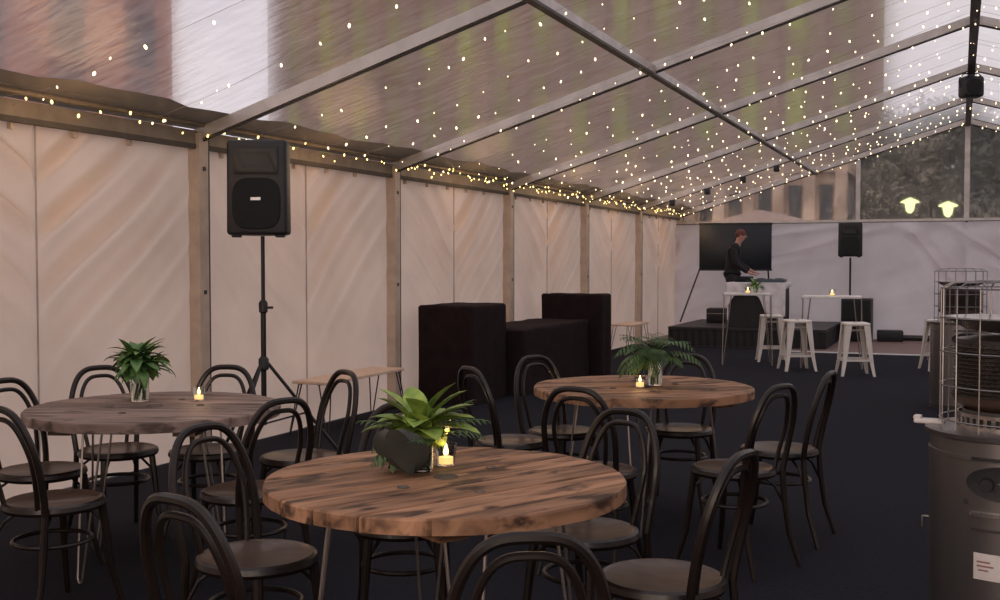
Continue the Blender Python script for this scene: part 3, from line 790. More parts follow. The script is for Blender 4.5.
MB().tube([(0, 0, 1.10), (0, 0, 1.615)], .014, 12).build('inner_pole', M['blacksteel'], r)
MB().lathe([(.019, 1.08), (.03, 1.09), (.032, 1.15), (.02, 1.17)], 14).tube([(.02, 0, 1.12), (.07, 0, 1.12)], .009, 8).build('collar', M['blacksteel'], r)
MB().lathe([(.019, .68), (.036, .69), (.036, .76), (.02, .78)], 14).build('hub', M['blacksteel'], r)
for k in range(3):
    a = k * 2 * PI / 3 + .35; c, s = math.cos(a), math.sin(a)
    lg = MB().tube([(.03 * c, .03 * s, .73), (.58 * c, .58 * s, .015)], .012, 8).build('leg', M['blacksteel'], r)
    MB().lathe([(0, 0), (.02, 0), (.02, .035), (0, .04)], 10, (.58 * c, .58 * s, 0)).build('rubber_foot', M['black'], lg)
    MB().tube([(.012 * c, .012 * s, .31), (.30 * c, .30 * s, .38)], .007, 6).build('strut', M['blacksteel'], r)
# far speaker on a pole above a subwoofer
speaker((-1.82, 20.9, 1.53), .05, .42, .615, .34, 'smaller black loudspeaker high against the white end curtain', False)
r = empty('subwoofer', (-1.69, 20.9, 0), 0, 'black subwoofer cabinet on the floor below the curtain loudspeaker', 'subwoofer')
MB().rbox(-.26, .26, -.26, .26, .02, .77, .015).build('cabinet', M['black'], r)
MB().rbox(-.23, .23, -.272, -.258, .05, .74, .006).build('grille', M['grille'], r)
for sx in (-1, 1):
    for sy in (-1, 1): MB().lathe([(0, 0), (.03, 0), (.03, .025), (0, .025)], 10, (sx * .21, sy * .2, 0)).build('foot', M['black'], r)
tag(MB().lathe([(0, .771), (.06, .771), (.06, .78), (.018, .79), (.018, 1.512), (0, 1.512)], 14, (-1.82, 20.9, 0)).build('speaker_pole', M['blacksteel']), 'black steel pole rising from the subwoofer to the loudspeaker', 'pole')
r = empty('equipment_case', (-1.13, 21.0, 0), .1, 'small black case on the floor at the foot of the end curtain', 'case')
MB().rbox(-.22, .22, -.16, .16, 0, .20, .02).build('case_body', M['black'], r)
MB().tube([(-.06, -.165, .10), (-.06, -.19, .10), (.06, -.19, .10), (.06, -.165, .10)], .006, 6).build('handle', M['blacksteel'], r)

# ------------------------------------------------------------------ stage, screen, DJ
r = empty('stage', (0, 0, 0), 0, 'low black stage platform in the corner by the end curtain', 'stage')
SX0, SX1, SY0, SY1, SH = -4.62, -1.99, 18.62, 21.25, .32
MB().rbox(SX0, SX1, SY0, SY1, SH - .05, SH, .006, 1).build('deck', M['stagetop'], r)
mb = MB(); n = 120
for z in (.003, SH - .05):
    for i in range(n + 1):
        mb.v.append((SX0 + (SX1 - SX0) * i / n, SY0 + .012 * math.sin(i * 1.1) + .012, z))
for i in range(n): mb.f.append((i, i + 1, n + 2 + i, n + 1 + i)); mb.m.append(0)
for x in (SX0 + .01, SX1 - .01):
    o_ = len(mb.v); 
    for z in (.003, SH - .05):
        for i in range(n + 1): mb.v.append((x + .01 * math.sin(i * 1.1), SY0 + (SY1 - SY0) * i / n, z))
    for i in range(n): mb.f.append((o_ + i, o_ + i + 1, o_ + n + 2 + i, o_ + n + 1 + i)); mb.m.append(0)
mb.build('skirt', M['stage'], r)
for x in (SX0 + .15, (SX0 + SX1) / 2, SX1 - .15):
    for y in (SY0 + .2, SY1 - .2): MB().box(x - .03, x + .03, y - .03, y + .03, 0, SH - .05).build('leg', M['blacksteel'], r)

r = empty('projection_screen', (-3.90, 20.95, SH - .04), .2, 'wide dark screen on a tripod behind the DJ', 'screen')
MB().rbox(-.68, .66, -.02, .02, 1.01, 1.87, .008, 2).build('screen_panel', M['screen'], r)
mb = MB(); mb.bar((-.69, 0, 1.87), (.67, 0, 1.87), .05, .04); mb.bar((-.69, 0, 1.00), (.67, 0, 1.00), .05, .03); mb.build('frame', M['blacksteel'], r)
MB().tube([(0, .05, .041), (0, .05, 1.86)], .018, 10).build('pole', M['blacksteel'], r)
for a, b in (((-.66, -.02, 1.04), (-1.0, -.9, .058)), ((.60, .03, 1.0), (.66, .30, .058)), ((0, .05, .7), (0, .4, .058))):
    MB().tube([a, b], .016, 8).build('leg', M['blacksteel'], r)

# DJ table: black skirted trestle, white cloth thrown over
TX0, TX1, TY0, TY1 = -3.62, -2.70, 18.80, 19.42; TZ = SH + .76
o = draped('dj_table', TX0, TX1, TY0, TY1, .745, M['stage'], 'black skirted DJ table on the stage', 'table', 5, .015, .03); o.location.z = SH
mb = MB(); nx, ny = 40, 26
def cl(x, y):
    # hang: parts of the cloth beyond the table edge fold down; longer at one end of the front
    z = TZ; X, Y = x, y
    fy = TY0 - .03; hang = .52 if x > TX0 + .60 else (.17 + .05 * math.sin(x * 9))
    return X, Y, z
grid = []
for j in range(ny + 1):
    row = []
    for i in range(nx + 1):
        u = i / nx; x = TX0 - .04 + (TX1 - TX0 + .08) * u
        hang = .20 + .36 / (1 + math.exp(-(u - .62) * 30)) + .24 * math.exp(-(u / .10) ** 2)
        s = j / ny
        if s < .5: y = TY1 + .03 - (TY1 - TY0 + .06) * (s / .5); z = TZ
        else:
            t = (s - .5) / .5; z = TZ - hang * t; y = TY0 - .03 - .012 - .015 * t * math.sin(u * 40) - .01 * t
        row.append((x, y, z))
    grid.append(row)
for row in grid: mb.v += row
for j in range(ny):
    for i in range(nx): q = j * (nx + 1) + i; mb.f.append((q, q + 1, q + nx + 2, q + nx + 1)); mb.m.append(0)
for side, xx in ((0, TX0 - .045), (1, TX1 + .045)):      # side drops
    o_ = len(mb.v); hl = .24 if side == 0 else .10
    for t in (0, .3, .6, 1):
        for k in range(9): y = TY1 + .03 - (TY1 - TY0 + .07) * k / 8; mb.v.append((xx + (-1 if side == 0 else 1) * (.01 * t * math.sin(k * 2.1)), y, TZ - hl * t * (.6 + .4 * k / 8)))
    for a in range(3):
        for k in range(8): q = o_ + a * 9 + k; mb.f.append((q, q + 1, q + 10, q + 9)); mb.m.append(0)
ob = mb.build('tablecloth', M['cloth']); tag(ob, 'white cloth thrown over the black DJ table', 'tablecloth')
sol = ob.modifiers.new('t', 'SOLIDIFY'); sol.thickness = .004; sol.offset = 1
r = empty('dj_controller', (-2.96, 19.06, TZ + .006), 0, 'dark DJ controller on the white cloth', 'dj controller')
MB().rbox(-.26, .26, -.15, .15, 0, .055, .008).build('body', mat('controller', (.05, .07, .085), .35), r)
for s in (-1, 1): MB().lathe([(0, .058), (.07, .058), (.075, .066), (.03, .07), (0, .07)], 20, (s * .15, 0, 0)).build('jog_wheel', M['blacksteel'], r)
MB().rbox(-.03, .03, -.12, .12, .055, .062, .002, 1).build('mixer_panel', M['black'], r)
r = empty('laptop', (-3.40, 19.16, TZ + .006), .0, 'dark laptop beside the DJ controller', 'laptop')
MB().rbox(-.16, .16, -.11, .11, 0, .016, .004, 1).build('base', M['black'], r)
MB().add([(-.16, -.10, .016), (.16, -.10, .016), (.16, -.16, .10), (-.16, -.16, .10), (-.16, -.108, .016), (.16, -.108, .016), (.16, -.168, .10), (-.16, -.168, .10)],
         [(0, 1, 2, 3), (7, 6, 5, 4), (0, 4, 5, 1), (3, 2, 6, 7), (0, 3, 7, 4), (1, 5, 6, 2)]).build('lid', M['screen'], r)
r = empty('flight_case', (-4.12, 20.3, SH), .1, 'black equipment case on the stage beside the DJ', 'case')
MB().rbox(-.17, .17, -.2, .2, 0, .26, .02).build('case_body', M['black'], r)
MB().rbox(-.172, .172, -.202, .202, .16, .172, .002, 1).build('lid_seam', M['steel'], r)

# the DJ: one continuous skinned body, clothing as children
def skinned(name, joints, edges, root_i, mt, parent=None, sub=2, loc=(0, 0, 0)):
    me = bpy.data.meshes.new(name); me.from_pydata([j[0] for j in joints], edges, [])
    o = bpy.data.objects.new(name, me); COL.objects.link(o)
    o.modifiers.new('s', 'SKIN'); sv = me.skin_vertices[0].data
    for i, j in enumerate(joints):
        rr = j[1]; sv[i].radius = rr if isinstance(rr, tuple) else (rr, rr); sv[i].use_root = (i == root_i)
    m = o.modifiers.new('u', 'SUBSURF'); m.levels = sub; m.render_levels = sub
    dg = bpy.context.evaluated_depsgraph_get(); dg.update()
    nm = bpy.data.meshes.new_from_object(o.evaluated_get(dg)); bpy.data.objects.remove(o)
    nm.name = name; nm.materials.clear(); nm.materials.append(mt); nm.polygons.foreach_set('use_smooth', [True] * len(nm.polygons))
    q = bpy.data.objects.new(name, nm); COL.objects.link(q); q.location = loc
    if parent: q.parent = parent
    return q
DX, DY = -3.72, 19.66
J = [((0, 0, .93), (.085, .075)), ((0, 0, 1.08), (.095, .08)), ((.015, 0, 1.25), (.12, .095)), ((.05, 0, 1.37), (.10, .08)), ((.09, 0, 1.48), .056), ((.125, 0, 1.54), .060),
     ((.155, 0, 1.60), (.082, .095)), ((.155, 0, 1.69), (.068, .08)),
     # legs
     ((0, -.09, .84), .07), ((.02, -.12, .48), .060), ((-.01, -.13, .09), .042), ((.12, -.14, .035), .035),
     ((0, .09, .84), .07), ((.03, .12, .48), .060), ((0, .13, .09), .042), ((.13, .14, .035), .035),
     # arms: camera side (-y) and far side
     ((.02, -.17, 1.37), .046), ((.06, -.235, 1.12), .042), ((.27, -.19, .965), .033), ((.33, -.17, .935), (.022, .036)),
     ((.02, .17, 1.37), .046), ((.10, .23, 1.14), .042), ((.32, .17, 1.00), .033), ((.38, .15, .96), (.022, .036))]
E = [(0, 1), (1, 2), (2, 3), (3, 4), (4, 5), (5, 6), (6, 7), (0, 8), (8, 9), (9, 10), (10, 11), (0, 12), (12, 13), (13, 14), (14, 15),
     (3, 16), (16, 17), (17, 18), (18, 19), (3, 20), (20, 21), (21, 22), (22, 23)]
for base, c in ((19, (.33, -.17, .935)), (23, (.38, .15, .96))):
    for k in range(4):
        dy = -.027 + k * .018; L = (.062, .072, .068, .052)[k]; a = len(J)
        J.append(((c[0] + .045, c[1] + dy, c[2] - .008), .0095)); J.append(((c[0] + .045 + L * .6, c[1] + dy * 1.15, c[2] - .022), .0085)); J.append(((c[0] + .045 + L, c[1] + dy * 1.2, c[2] - .045), .007))
        E += [(base, a), (a, a + 1), (a + 1, a + 2)]
    s = 1 if c[1] < 0 else -1; a = len(J)
    J.append(((c[0] + .018, c[1] + s * .040, c[2] - .006), .010)); J.append(((c[0] + .055, c[1] + s * .055, c[2] - .028), .008)); E += [(base, a), (a, a + 1)]
dj = skinned('person', J, E, 0, M['skin'], None, 2, (DX, DY, SH)); dj.rotation_euler = (0, 0, .2); dj.scale = (.97, .97, .97)
tag(dj, 'person in black with short reddish hair, standing at the DJ table looking down', 'person')
gr = .014
def sub(idx, edges, root, name, mt, grow=gr, extra=None):
    js = []
    for i in idx:
        p, rr = J[i]; rr = rr if isinstance(rr, tuple) else (rr, rr); js.append((p, (rr[0] + grow, rr[1] + grow)))
    return skinned(name, js, edges, root, mt, dj, 2)
def worn(name, js, es, root):
    return skinned(name, js, es, root, M['clothes'], dj, 2)
worn('shirt', [((-.005, 0, .80), (.165, .150)), ((0, 0, .95), (.165, .150)), ((.0, 0, 1.09), (.150, .135)), ((.02, 0, 1.26), (.172, .145)), ((.048, 0, 1.41), (.150, .118)), ((.075, 0, 1.505), (.078, .078)),
      ((.02, -.185, 1.395), .082), ((.06, -.24, 1.12), .064), ((.245, -.195, .978), .050), ((.275, -.188, .965), .046),
      ((.02, .185, 1.395), .082), ((.10, .235, 1.14), .064), ((.295, .178, 1.01), .050), ((.325, .166, .995), .046)],
     [(0, 1), (1, 2), (2, 3), (3, 4), (4, 5), (4, 6), (6, 7), (7, 8), (8, 9), (4, 10), (10, 11), (11, 12), (12, 13)], 2)
worn('trousers', [((0, 0, .98), (.15, .13)), ((0, 0, .90), (.15, .13)), ((0, -.10, .80), .118), ((.02, -.12, .46), .085), ((-.01, -.13, .10), .066), ((-.01, -.13, .05), .066), ((0, .10, .80), .118), ((.03, .12, .46), .085), ((0, .13, .10), .066), ((0, .13, .05), .066)],
     [(0, 1), (1, 2), (2, 3), (3, 4), (4, 5), (1, 6), (6, 7), (7, 8), (8, 9)], 1)
for a, b in ((10, 11), (14, 15)): 
    pa, pb = J[a][0], J[b][0]
    skinned('shoe', [((pa[0] - .03, pa[1], .045), (.045, .045)), ((pa[0] + .06, pa[1], .04), (.045, .04)), ((pb[0] + .06, pb[1], .035), (.04, .03))], [(0, 1), (1, 2)], 0, M['black'], dj)
# head details
mb = MB()
for i in range(9):
    th = i / 8 * PI * .56
    for k in range(24):
        a = 2 * PI * k / 24; back = .5 - .5 * math.cos(a)
        ext = th * (1 + .30 * back)
        mb.v.append((.142 + .098 * math.sin(ext) * math.cos(a), .081 * math.sin(ext) * math.sin(a), 1.655 + .096 * math.cos(ext)))
for i in range(8):
    for k in range(24): l = (k + 1) % 24; mb.f.append((i * 24 + k, i * 24 + l, (i + 1) * 24 + l, (i + 1) * 24 + k)); mb.m.append(0)
mb.build('hair', M['hair'], dj)
MB().add([(.235, -.012, 1.605), (.235, .012, 1.605), (.268, 0, 1.598), (.232, 0, 1.650), (.238, 0, 1.59)], [(0, 2, 3), (1, 3, 2), (0, 4, 2), (1, 2, 4)]).build('nose', M['skin'], dj)
for s in (-1, 1):
    MB().lathe([(0, -.028), (.012, -.02), (.016, 0), (.012, .02), (0, .028)], 10, (.145, s * .084, 1.615)).build('ear', M['skin'], dj)
    MB().lathe([(0, -.008), (.007, -.004), (.009, 0), (.007, .004), (0, .008)], 8, (.228, s * .030, 1.632)).build('eye', M['darkwin'], dj)
MB().rbox(.226, .238, -.022, .022, 1.562, 1.570, .003, 1).build('mouth', mat('lips', (.36, .13, .11), .5), dj)

# ------------------------------------------------------------------ patio heaters
def heater_proto():
    r = empty('patio_heater'); RD = .275
    MB().lathe([(0, .03), (RD - .01, .03), (RD, .04), (RD, .76), (RD + .004, .762), (RD + .004, .775), (RD, .777), (RD, .825), (RD + .016, .83), (RD + .018, .845), (RD, .85), (.20, .85), (0, .85)], 56).build('body', M['ss'], r)
    MB().lathe([(RD - .02, 0), (RD + .005, 0), (RD + .005, .04), (RD - .02, .04)], 40).build('base', M['aludark'], r)
    mb = MB()      # slotted ring under the burner
    n = 40; r1, z0, z1 = .185, .85, .905
    for k in range(n):
        a0 = 2 * PI * k / n; a1 = a0 + 2 * PI / n * .5; a2 = 2 * PI * (k + 1) / n
        for u, v, za, zb in ((a0, a1, z0, z1), (a1, a2, z0, z0 + .014), (a1, a2, z1 - .014, z1)):
            c = [(math.cos(u), math.sin(u)), (math.cos(v), math.sin(v))]
            mb.add([(c[0][0] * r1, c[0][1] * r1, za), (c[1][0] * r1, c[1][1] * r1, za), (c[1][0] * r1, c[1][1] * r1, zb), (c[0][0] * r1, c[0][1] * r1, zb),
                    (c[0][0] * (r1 - .004), c[0][1] * (r1 - .004), za), (c[1][0] * (r1 - .004), c[1][1] * (r1 - .004), za), (c[1][0] * (r1 - .004), c[1][1] * (r1 - .004), zb), (c[0][0] * (r1 - .004), c[0][1] * (r1 - .004), zb)],
                   [(0, 1, 2, 3), (7, 6, 5, 4), (0, 4, 5, 1), (3, 2, 6, 7), (0, 3, 7, 4), (1, 5, 6, 2)])
    mb.build('slotted_ring', M['ssl'], r, False)
    MB().lathe([(0, .852), (.17, .852), (.17, .90), (.165, .915)], 40).build('inner_drum', M['aludark'], r)
    MB().lathe([(.10, .905), (.15, .912), (.195, .942), (.205, .965)], 40).build('burner_bowl', M['ceramic'], r)
    mb = MB()
    for z in [.965 + .0145 * k for k in range(13)]: mb.tube([(.196 * math.cos(a), .196 * math.sin(a), z) for a in [2 * PI * k / 40 for k in range(40)]], .003, 5, True)
    mb.build('emitter_rings', M['mesh'], r)
    MB().lathe([(.186, .955), (.188, 1.15)], 40).build('emitter_mesh', M['mesh'], r)
    MB().lathe([(.0, 1.150), (.186, 1.150), (.190, 1.165), (.12, 1.175), (0, 1.178)], 40).build('emitter_cap', M['ss'], r)
    # dished reflector above
    MB().lathe([(0, 1.185), (.08, 1.187), (.16, 1.200), (.215, 1.232), (.228, 1.238), (.228, 1.243), (.21, 1.243), (.15, 1.212), (0, 1.198)], 48).build('reflector', M['ssl'], r)
    mb = MB()      # wire guard
    RG = .243
    for z in (.88, 1.0, 1.12, 1.24, 1.345): mb.tube([(RG * math.cos(a), RG * math.sin(a), z) for a in [2 * PI * k / 48 for k in range(48)]], .003, 5, True)
    for k in range(16):
        a = 2 * PI * k / 16; c, s = math.cos(a), math.sin(a)
        mb.tube([(RG * c, RG * s, .845), (RG * c, RG * s, 1.345), (RG * .85 * c, RG * .85 * s, 1.365), (.07 * c, .07 * s, 1.37)], .0028, 5)
    for q in (.07, .13): mb.tube([(q * math.cos(a), q * math.sin(a), 1.37) for a in [2 * PI * k / 32 for k in range(32)]], .003, 5, True)
    mb.build('wire_guard', M['ss'], r)
    # front door details: (front faces -Y) curved on the drum
    def patch(mb, a0, a1, z0, z1, rad, th, na=14):
        vs = []
        for k in range(na + 1):
            a = a0 + (a1 - a0) * k / na
            for rr_ in (rad, rad + th):
                for z in (z0, z1): vs.append((rr_ * math.cos(a), rr_ * math.sin(a), z))
        fs = []
        for k in range(na):
            b = 4 * k; fs += [(b + 2, b + 3, b + 7, b + 6), (b, b + 4, b + 5, b + 1), (b + 1, b + 5, b + 7, b + 3), (b, b + 2, b + 6, b + 4)]
        fs += [(0, 1, 3, 2), (4 * na, 4 * na + 2, 4 * na + 3, 4 * na + 1)]
        mb.add(vs, fs)
    F = -PI / 2
    mb = MB(); patch(mb, F - .40, F + .40, .766, .776, RD, .012); mb.build('control_lip', M['black'], r)
    mb = MB()      # dark oval control recess
    vs = []; n = 32
    for q, dr in ((1, .002), (.97, .010), (.5, .006)):
        for k in range(n):
            a = 2 * PI * k / n; vs.append(((RD + dr) * math.cos(F + .0 + .48 * q * math.cos(a)), (RD + dr) * math.sin(F + .48 * q * math.cos(a)), .690 + .060 * q * math.sin(a)))
    mb.add(vs, [(n * l + k, n * l + (k + 1) % n, n * l + n + (k + 1) % n, n * l + n + k) for l in range(2) for k in range(n)] + [tuple(2 * n + k for k in range(n))])
    mb.build('control_panel', M['black'], r)
    for dx in (-.06, .06): MB().tube([(dx, -RD - .002, .69), (dx, -RD - .035, .69)], [.024, .020], 14).build('knob', M['blacksteel'], r)
    mb = MB(); patch(mb, F - .42, F + .42, .575, .590, RD, .010); mb.build('door_handle', M['ssl'], r)
    MB().lathe([(0, 0), (.01, .001), (.009, .006), (0, .007)], 10, (0, 0, 0)).build('rivet', M['black'], r).matrix_local = Matrix.Translation((-.128, -.243, .62)) @ Matrix.Rotation(PI / 2, 4, 'X')
    mb = MB(); patch(mb, F - .40, F + .40, .525, .534, RD, .006); mb.build('slot', M['aludark'], r)
    mb = MB(); patch(mb, F - .37, F + .35, .36, .45, RD, .0015); mb.build('sticker', M['sticker'], r)
    mb = MB()
    for k, (a, b, z) in enumerate(((-.33, -.17, .418), (-.33, -.13, .404), (-.31, -.19, .390))): patch(mb, F + a, F + b, z, z + .006, RD + .0018, .0006, 4)
    mb.build('sticker_print', M['print_'], r)
    # pale lift bracket sticking out at one side
    mb = MB().rbox(-RD - .055, -RD + .05, -.03, .03, .846, .862, .006, 2); mb.rbox(-RD - .058, -RD - .03, -.022, .022, .858, .874, .006, 2)
    mb.build('lift_handle', M['sticker'], r)
    for s in (-1, 1): MB().tube([(s * (RD - .002), 0, .50), (s * (RD + .022), 0, .50), (s * (RD + .022), 0, .46)], .006, 8).build('latch', M['ss'], r)
    return r
HT = heater_proto()
HT.location = (.185, 4.30, 0); HT.rotation_euler = (0, 0, -.10); tag(HT, 'large stainless patio heater with wire guard, cut by the picture edge', 'patio heater', 'stainless patio heaters')
o = copy_tree(HT); o.location = (.02, 11.75, 0); o.rotation_euler = (0, 0, .2); tag(o, 'second patio heater standing behind the large one, its guard above the rim', 'patio heater', 'stainless patio heaters')

# ------------------------------------------------------------------ fixture under the ridge, clamps
CS = r = empty('ceiling_speaker', (XM, 15.6, 3.89), YAW, 'round-cornered black speaker hanging from the roof ridge', 'speaker')
MB().rbox(-.165, .165, -.13, .13, -.40, -.07, .05, 3).build('body', M['black'], r)
MB().lathe([(.13, 0), (.12, .012), (.04, .018), (0, .018)], 24).build('grille', M['grille'], r).matrix_local = Matrix.Translation((0, -.125, -.235)) @ Matrix.Rotation(PI / 2, 4, 'X')
MB().tube([(-.17, 0, -.24), (-.19, 0, -.10), (-.12, 0, -.02), (.12, 0, -.02), (.19, 0, -.10), (.17, 0, -.24)], .010, 8).build('bracket', M['blacksteel'], r)
MB().tube([(0, 0, -.02), (0, 0, .03)], .012, 8).build('hook', M['blacksteel'], r)
CS.scale = (.82, .82, .82)
for px, lab in ((-4.55, 'lowest black clamp on the roof beam over the bench'), (-3.95, 'second lowest black clamp on the roof beam'), (-3.35, 'third lowest black clamp on the roof beam'), (-2.80, 'highest black clamp on the roof beam, beside the purlin')):
    q = empty('cable_clamp', (px, 18.6, roof_z(px) - .05), 0, lab, 'clamp', 'black clamps on one roof beam')
    MB().rbox(-.045, .045, -.05, .05, -.11, -.005, .012, 2).build('body', M['black'], q)
    MB().tube([(0, -.05, -.06), (0, -.09, -.06)], .015, 8).build('knob', M['black'], q)

# ------------------------------------------------------------------ outside
def building(name, x0, x1, y0, y1, h, m, winm, nx, nz, wfx, wfz, label, cat='building', face='y', z0=2.0, pilaster=0.):
    r = empty(name, ((x0 + x1) / 2, (y0 + y1) / 2, 0), 0, label, cat)
    a, b = (x1 - x0) / 2, (y1 - y0) / 2
    MB().box(-a, a, -b, b, 0, h).box(-a - .2, a + .2, -b - .2, b + .2, h, h + .5).build('walls', m, r, False)
    cw = 2 * a / nx; ch = (h - z0) / nz
    mb = MB()
    for i in range(nx):
        for j in range(nz):
            xc = -a + cw * (i + .5); zc = z0 + ch * (j + .5)
            mb.box(xc - cw * wfx / 2, xc + cw * wfx / 2, -b - .03, -b + .0, zc - ch * wfz / 2, zc + ch * wfz / 2)
    ny_ = max(1, round(2 * b / cw))
    for i in range(ny_):
        for j in range(nz):
            yc = -b + 2 * b / ny_ * (i + .5); zc = z0 + ch * (j + .5); hw = b / ny_ * wfx
            mb.box(a, a + .03, yc - hw, yc + hw, zc - ch * wfz / 2, zc + ch * wfz / 2)
    wn = mb.build('window_panes', winm, r, False); wn['kind'] = 'stuff'
    if pilaster:
        mb = MB()
        for i in range(nx + 1):
            xc = -a + cw * i; mb.box(xc - pilaster, xc + pilaster, -b - .35, -b, 0, h)
        mb.build('pilasters', m, r, False)
    return r
building('brick_tower', -62, -30.9, 30, 38, 34, M['brick'], M['towerglass'], 8, 9, .45, .86, 'reddish brick building with tall grey window bays, seen through the roof', pilaster=.5)
building('office_tower', -40.5, -4.6, 60, 75, 46, M['tower'], M['greenlit'], 15, 8, .36, .74, 'wide brown tower with greenish lit window bays, seen through the roof', pilaster=.45)
r = building('sandstone_building', -12.6, -3.6, 38, 43, 4.4, M['stone'], M['darkwin'], 9, 1, .42, .80, 'low sandstone building with tall dark windows above the end curtain', z0=.3, pilaster=.18)
r = empty('market_umbrella', (-4.85, 29.5, 0), .1, 'brown canvas umbrella top showing above the end curtain', 'umbrella')
mb = MB(); n = 8; prof = [(0, 2.80), (.5, 2.70), (1.40, 2.46), (1.42, 2.34)]
mb.lathe(prof, 8); mb.build('canopy', M['canvas'], r, False)
MB().tube([(0, 0, 0), (0, 0, 2.79)], .03, 10).build('pole', M['blacksteel'], r)
for k in range(8):
    a = 2 * PI * k / 8; MB().tube([(0, 0, 2.74), (1.36 * math.cos(a), 1.36 * math.sin(a), 2.43)], .012, 5).build('rib', M['blacksteel'], r)

def lamp_post(x, y, h, label, s=1.):
    r = empty('street_lamp', (x, y, 0), 0, label, 'street lamp', 'glowing street lamps outside')
    MB().tube([(0, 0, 0), (0, 0, h - .25 * s)], .04, 10).build('pole', M['blacksteel'], r)
    MB().lathe([(.03, h - .28 * s), (.10 * s, h - .2 * s), (.14 * s, h), (0, h)], 16).build('lamp_globe', M['lamp'], r)
    MB().lathe([(.14 * s, h), (.25 * s, h + .02), (.23 * s, h + .06), (.08 * s, h + .13 * s), (0, h + .16 * s)], 16).build('lamp_hood', M['lamp'], r)
lamp_post(-1.25, 32, 3.02, 'bigger glowing street lamp outside, closer to the loudspeaker')
lamp_post(-.29, 32, 2.90, 'glowing street lamp outside beside the central gable upright')
lamp_post(.62, 50, 3.25, 'small glowing street lamp peeping over the curtain top', .9)

def tree(x, y, h, rad, m, label, seed, zc=None, n=2600, lf=.32):
    rr = random.Random(seed); r = empty('tree', (x, y, 0), 0, label, 'tree', 'trees outside the far gable')
    mb = MB(); mb.tube([(0, 0, 0), (.1, .05, h * .4), (0, 0, h * .75)], [.22, .16, .07], 8)
    for k in range(7):
        a = rr.uniform(0, 2 * PI); z = h * rr.uniform(.3, .6); mb.tube([(0, 0, z), (rad * .6 * math.cos(a), rad * .6 * math.sin(a), z + h * .2)], [.07, .03], 6)
    mb.build('trunk', M['bark'], r)
    mb = MB(); cl = [(Vector((rr.uniform(-.75, .75) * rad, rr.uniform(-.75, .75) * rad, h * rr.uniform(.25, .93))), rr.uniform(.25, .45) * rad) for _ in range(22)]
    for k in range(n):
        c, q = rr.choice(cl); d = Vector((rr.gauss(0, 1), rr.gauss(0, 1), rr.gauss(0, .8))).normalized() * q * rr.uniform(.5, 1.05); p = c + d
        u = Vector((rr.gauss(0, 1), rr.gauss(0, 1), rr.gauss(0, 1))).normalized(); v = u.orthogonal().normalized(); L = lf * rr.uniform(.6, 1.3)
        mb.add([p - u * L, p + v * L * .45, p + u * L, p - v * L * .45], [(0, 1, 2, 3)])
    mb.build('crown', m, r, False)
tree(-4.9, 47.5, 5.6, 1.7, M['leaf_tree2'], 'thin olive tree beside the sandstone building', 1, n=5200, lf=.15)
tree(-1.55, 39.5, 5.8, 1.9, M['leaf_tree2'], 'olive tree behind the bigger street lamp', 2, n=6500, lf=.15)
tree(1.3, 36.5, 6.3, 2.2, M['leaf_tree'], 'dark tree crossing the central gable upright', 3, n=7500, lf=.15)
tree(-.9, 44.5, 7.4, 2.3, M['leaf_tree'], 'taller dark tree between the central gable upright and a street lamp', 4, n=7500, lf=.17)
tree(5.2, 44, 8.4, 2.9, M['leaf_tree'], 'big dark tree outside the view edge beyond the gable', 5, n=5000, lf=.2)
tree(-3.6, 54, 8.0, 2.6, M['leaf_tree'], 'dark tree farther back beyond the street lamps', 6, n=6500, lf=.2)
tree(2.9, 56, 8.6, 3.0, M['leaf_tree'], 'dark tree farthest from the tent, behind the central upright', 7, n=6000, lf=.2)

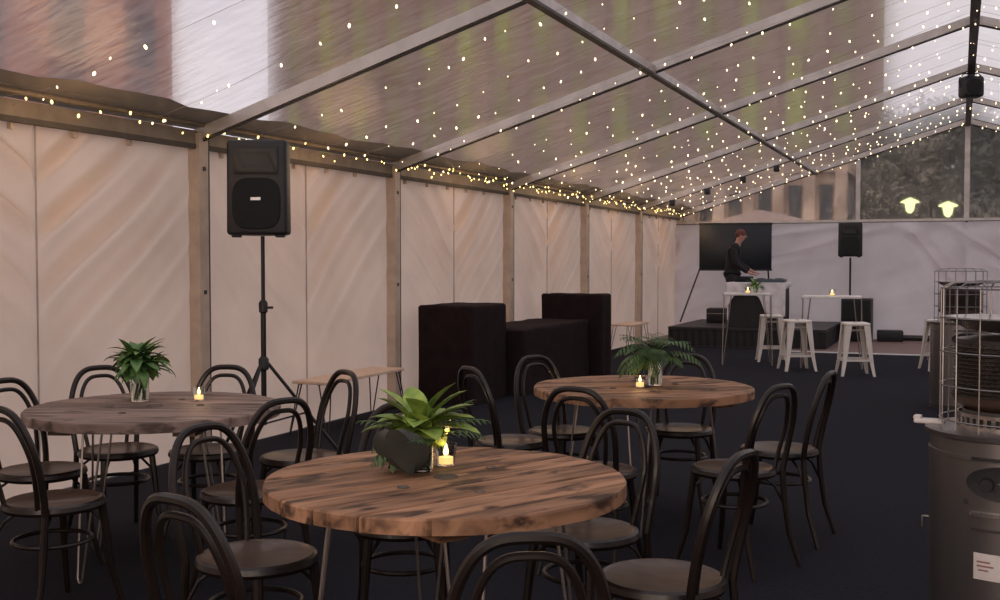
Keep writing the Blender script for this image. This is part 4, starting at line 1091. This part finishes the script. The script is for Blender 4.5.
# ------------------------------------------------------------------ light
w = bpy.data.worlds.new('dusk'); sc.world = w; w.use_nodes = True; nt = w.node_tree; nt.nodes.clear(); L = nt.links.new
out = node(nt, 'ShaderNodeOutputWorld'); bg = node(nt, 'ShaderNodeBackground'); tc = node(nt, 'ShaderNodeTexCoord')
mp = node(nt, 'ShaderNodeMapping'); mp.inputs['Scale'].default_value = (1, 1, 2.5); L(tc.outputs['Generated'], mp.inputs[0])
n1 = node(nt, 'ShaderNodeTexNoise'); n1.inputs['Scale'].default_value = 2.2; n1.inputs['Detail'].default_value = 6; L(mp.outputs[0], n1.inputs[0])
rp = node(nt, 'ShaderNodeValToRGB'); e = rp.color_ramp.elements; e[0].position = .35; e[0].color = (.72, .68, .77, 1); e[1].position = .7; e[1].color = (.95, .89, .91, 1)
L(n1.outputs['Fac'], rp.inputs[0]); L(rp.outputs[0], bg.inputs[0]); bg.inputs[1].default_value = 1.0; L(bg.outputs[0], out.inputs[0])

def area(loc, rot, size, e, col, sy=None):
    l = bpy.data.lights.new('warm_fill', 'AREA'); l.energy = e; l.color = col; l.size = size
    if sy: l.shape = 'RECTANGLE'; l.size_y = sy
    o = bpy.data.objects.new('warm_fill', l); COL.objects.link(o); o.location = loc; o.rotation_euler = rot
# unseen warm fill added behind the camera to brighten tables, chairs and near wall
area((-.8, YB + .25, 1.9), (PI / 2 - .1, 0, .25), 4.5, 110, (1, .80, .66), 1.6)
# the glow of the fairy lights along the wall top
for k in range(7):
    l = bpy.data.lights.new('eave_glow', 'POINT'); l.energy = 6; l.color = (1, .62, .32); l.shadow_soft_size = .3
    o = bpy.data.objects.new('eave_glow', l); COL.objects.link(o); o.location = (XL + .55, 2.1 + 3 * k, 2.25)

# ------------------------------------------------------------------ camera
cd = bpy.data.cameras.new('camera'); cam = bpy.data.objects.new('camera', cd); COL.objects.link(cam); sc.camera = cam
cam.location = (0, 0, HC); cd.sensor_fit = 'HORIZONTAL'; cd.sensor_width = 36; cd.lens = F_ / 1000 * 36; cd.clip_end = 400
mat3 = Matrix((RT, UP, -FW)).transposed(); cam.rotation_euler = mat3.to_euler()
sc.view_settings.view_transform = 'Standard'; sc.view_settings.look = 'None'; sc.view_settings.gamma = 1; sc.view_settings.use_curve_mapping = False
sc.view_settings.exposure = .16
sc.cycles.use_denoising = True
sc.cycles.sample_clamp_indirect = 2.0
sc.cycles.max_bounces = 8
sc.cycles.transparent_max_bounces = 16
sc.cycles.caustics_reflective = False; sc.cycles.caustics_refractive = True
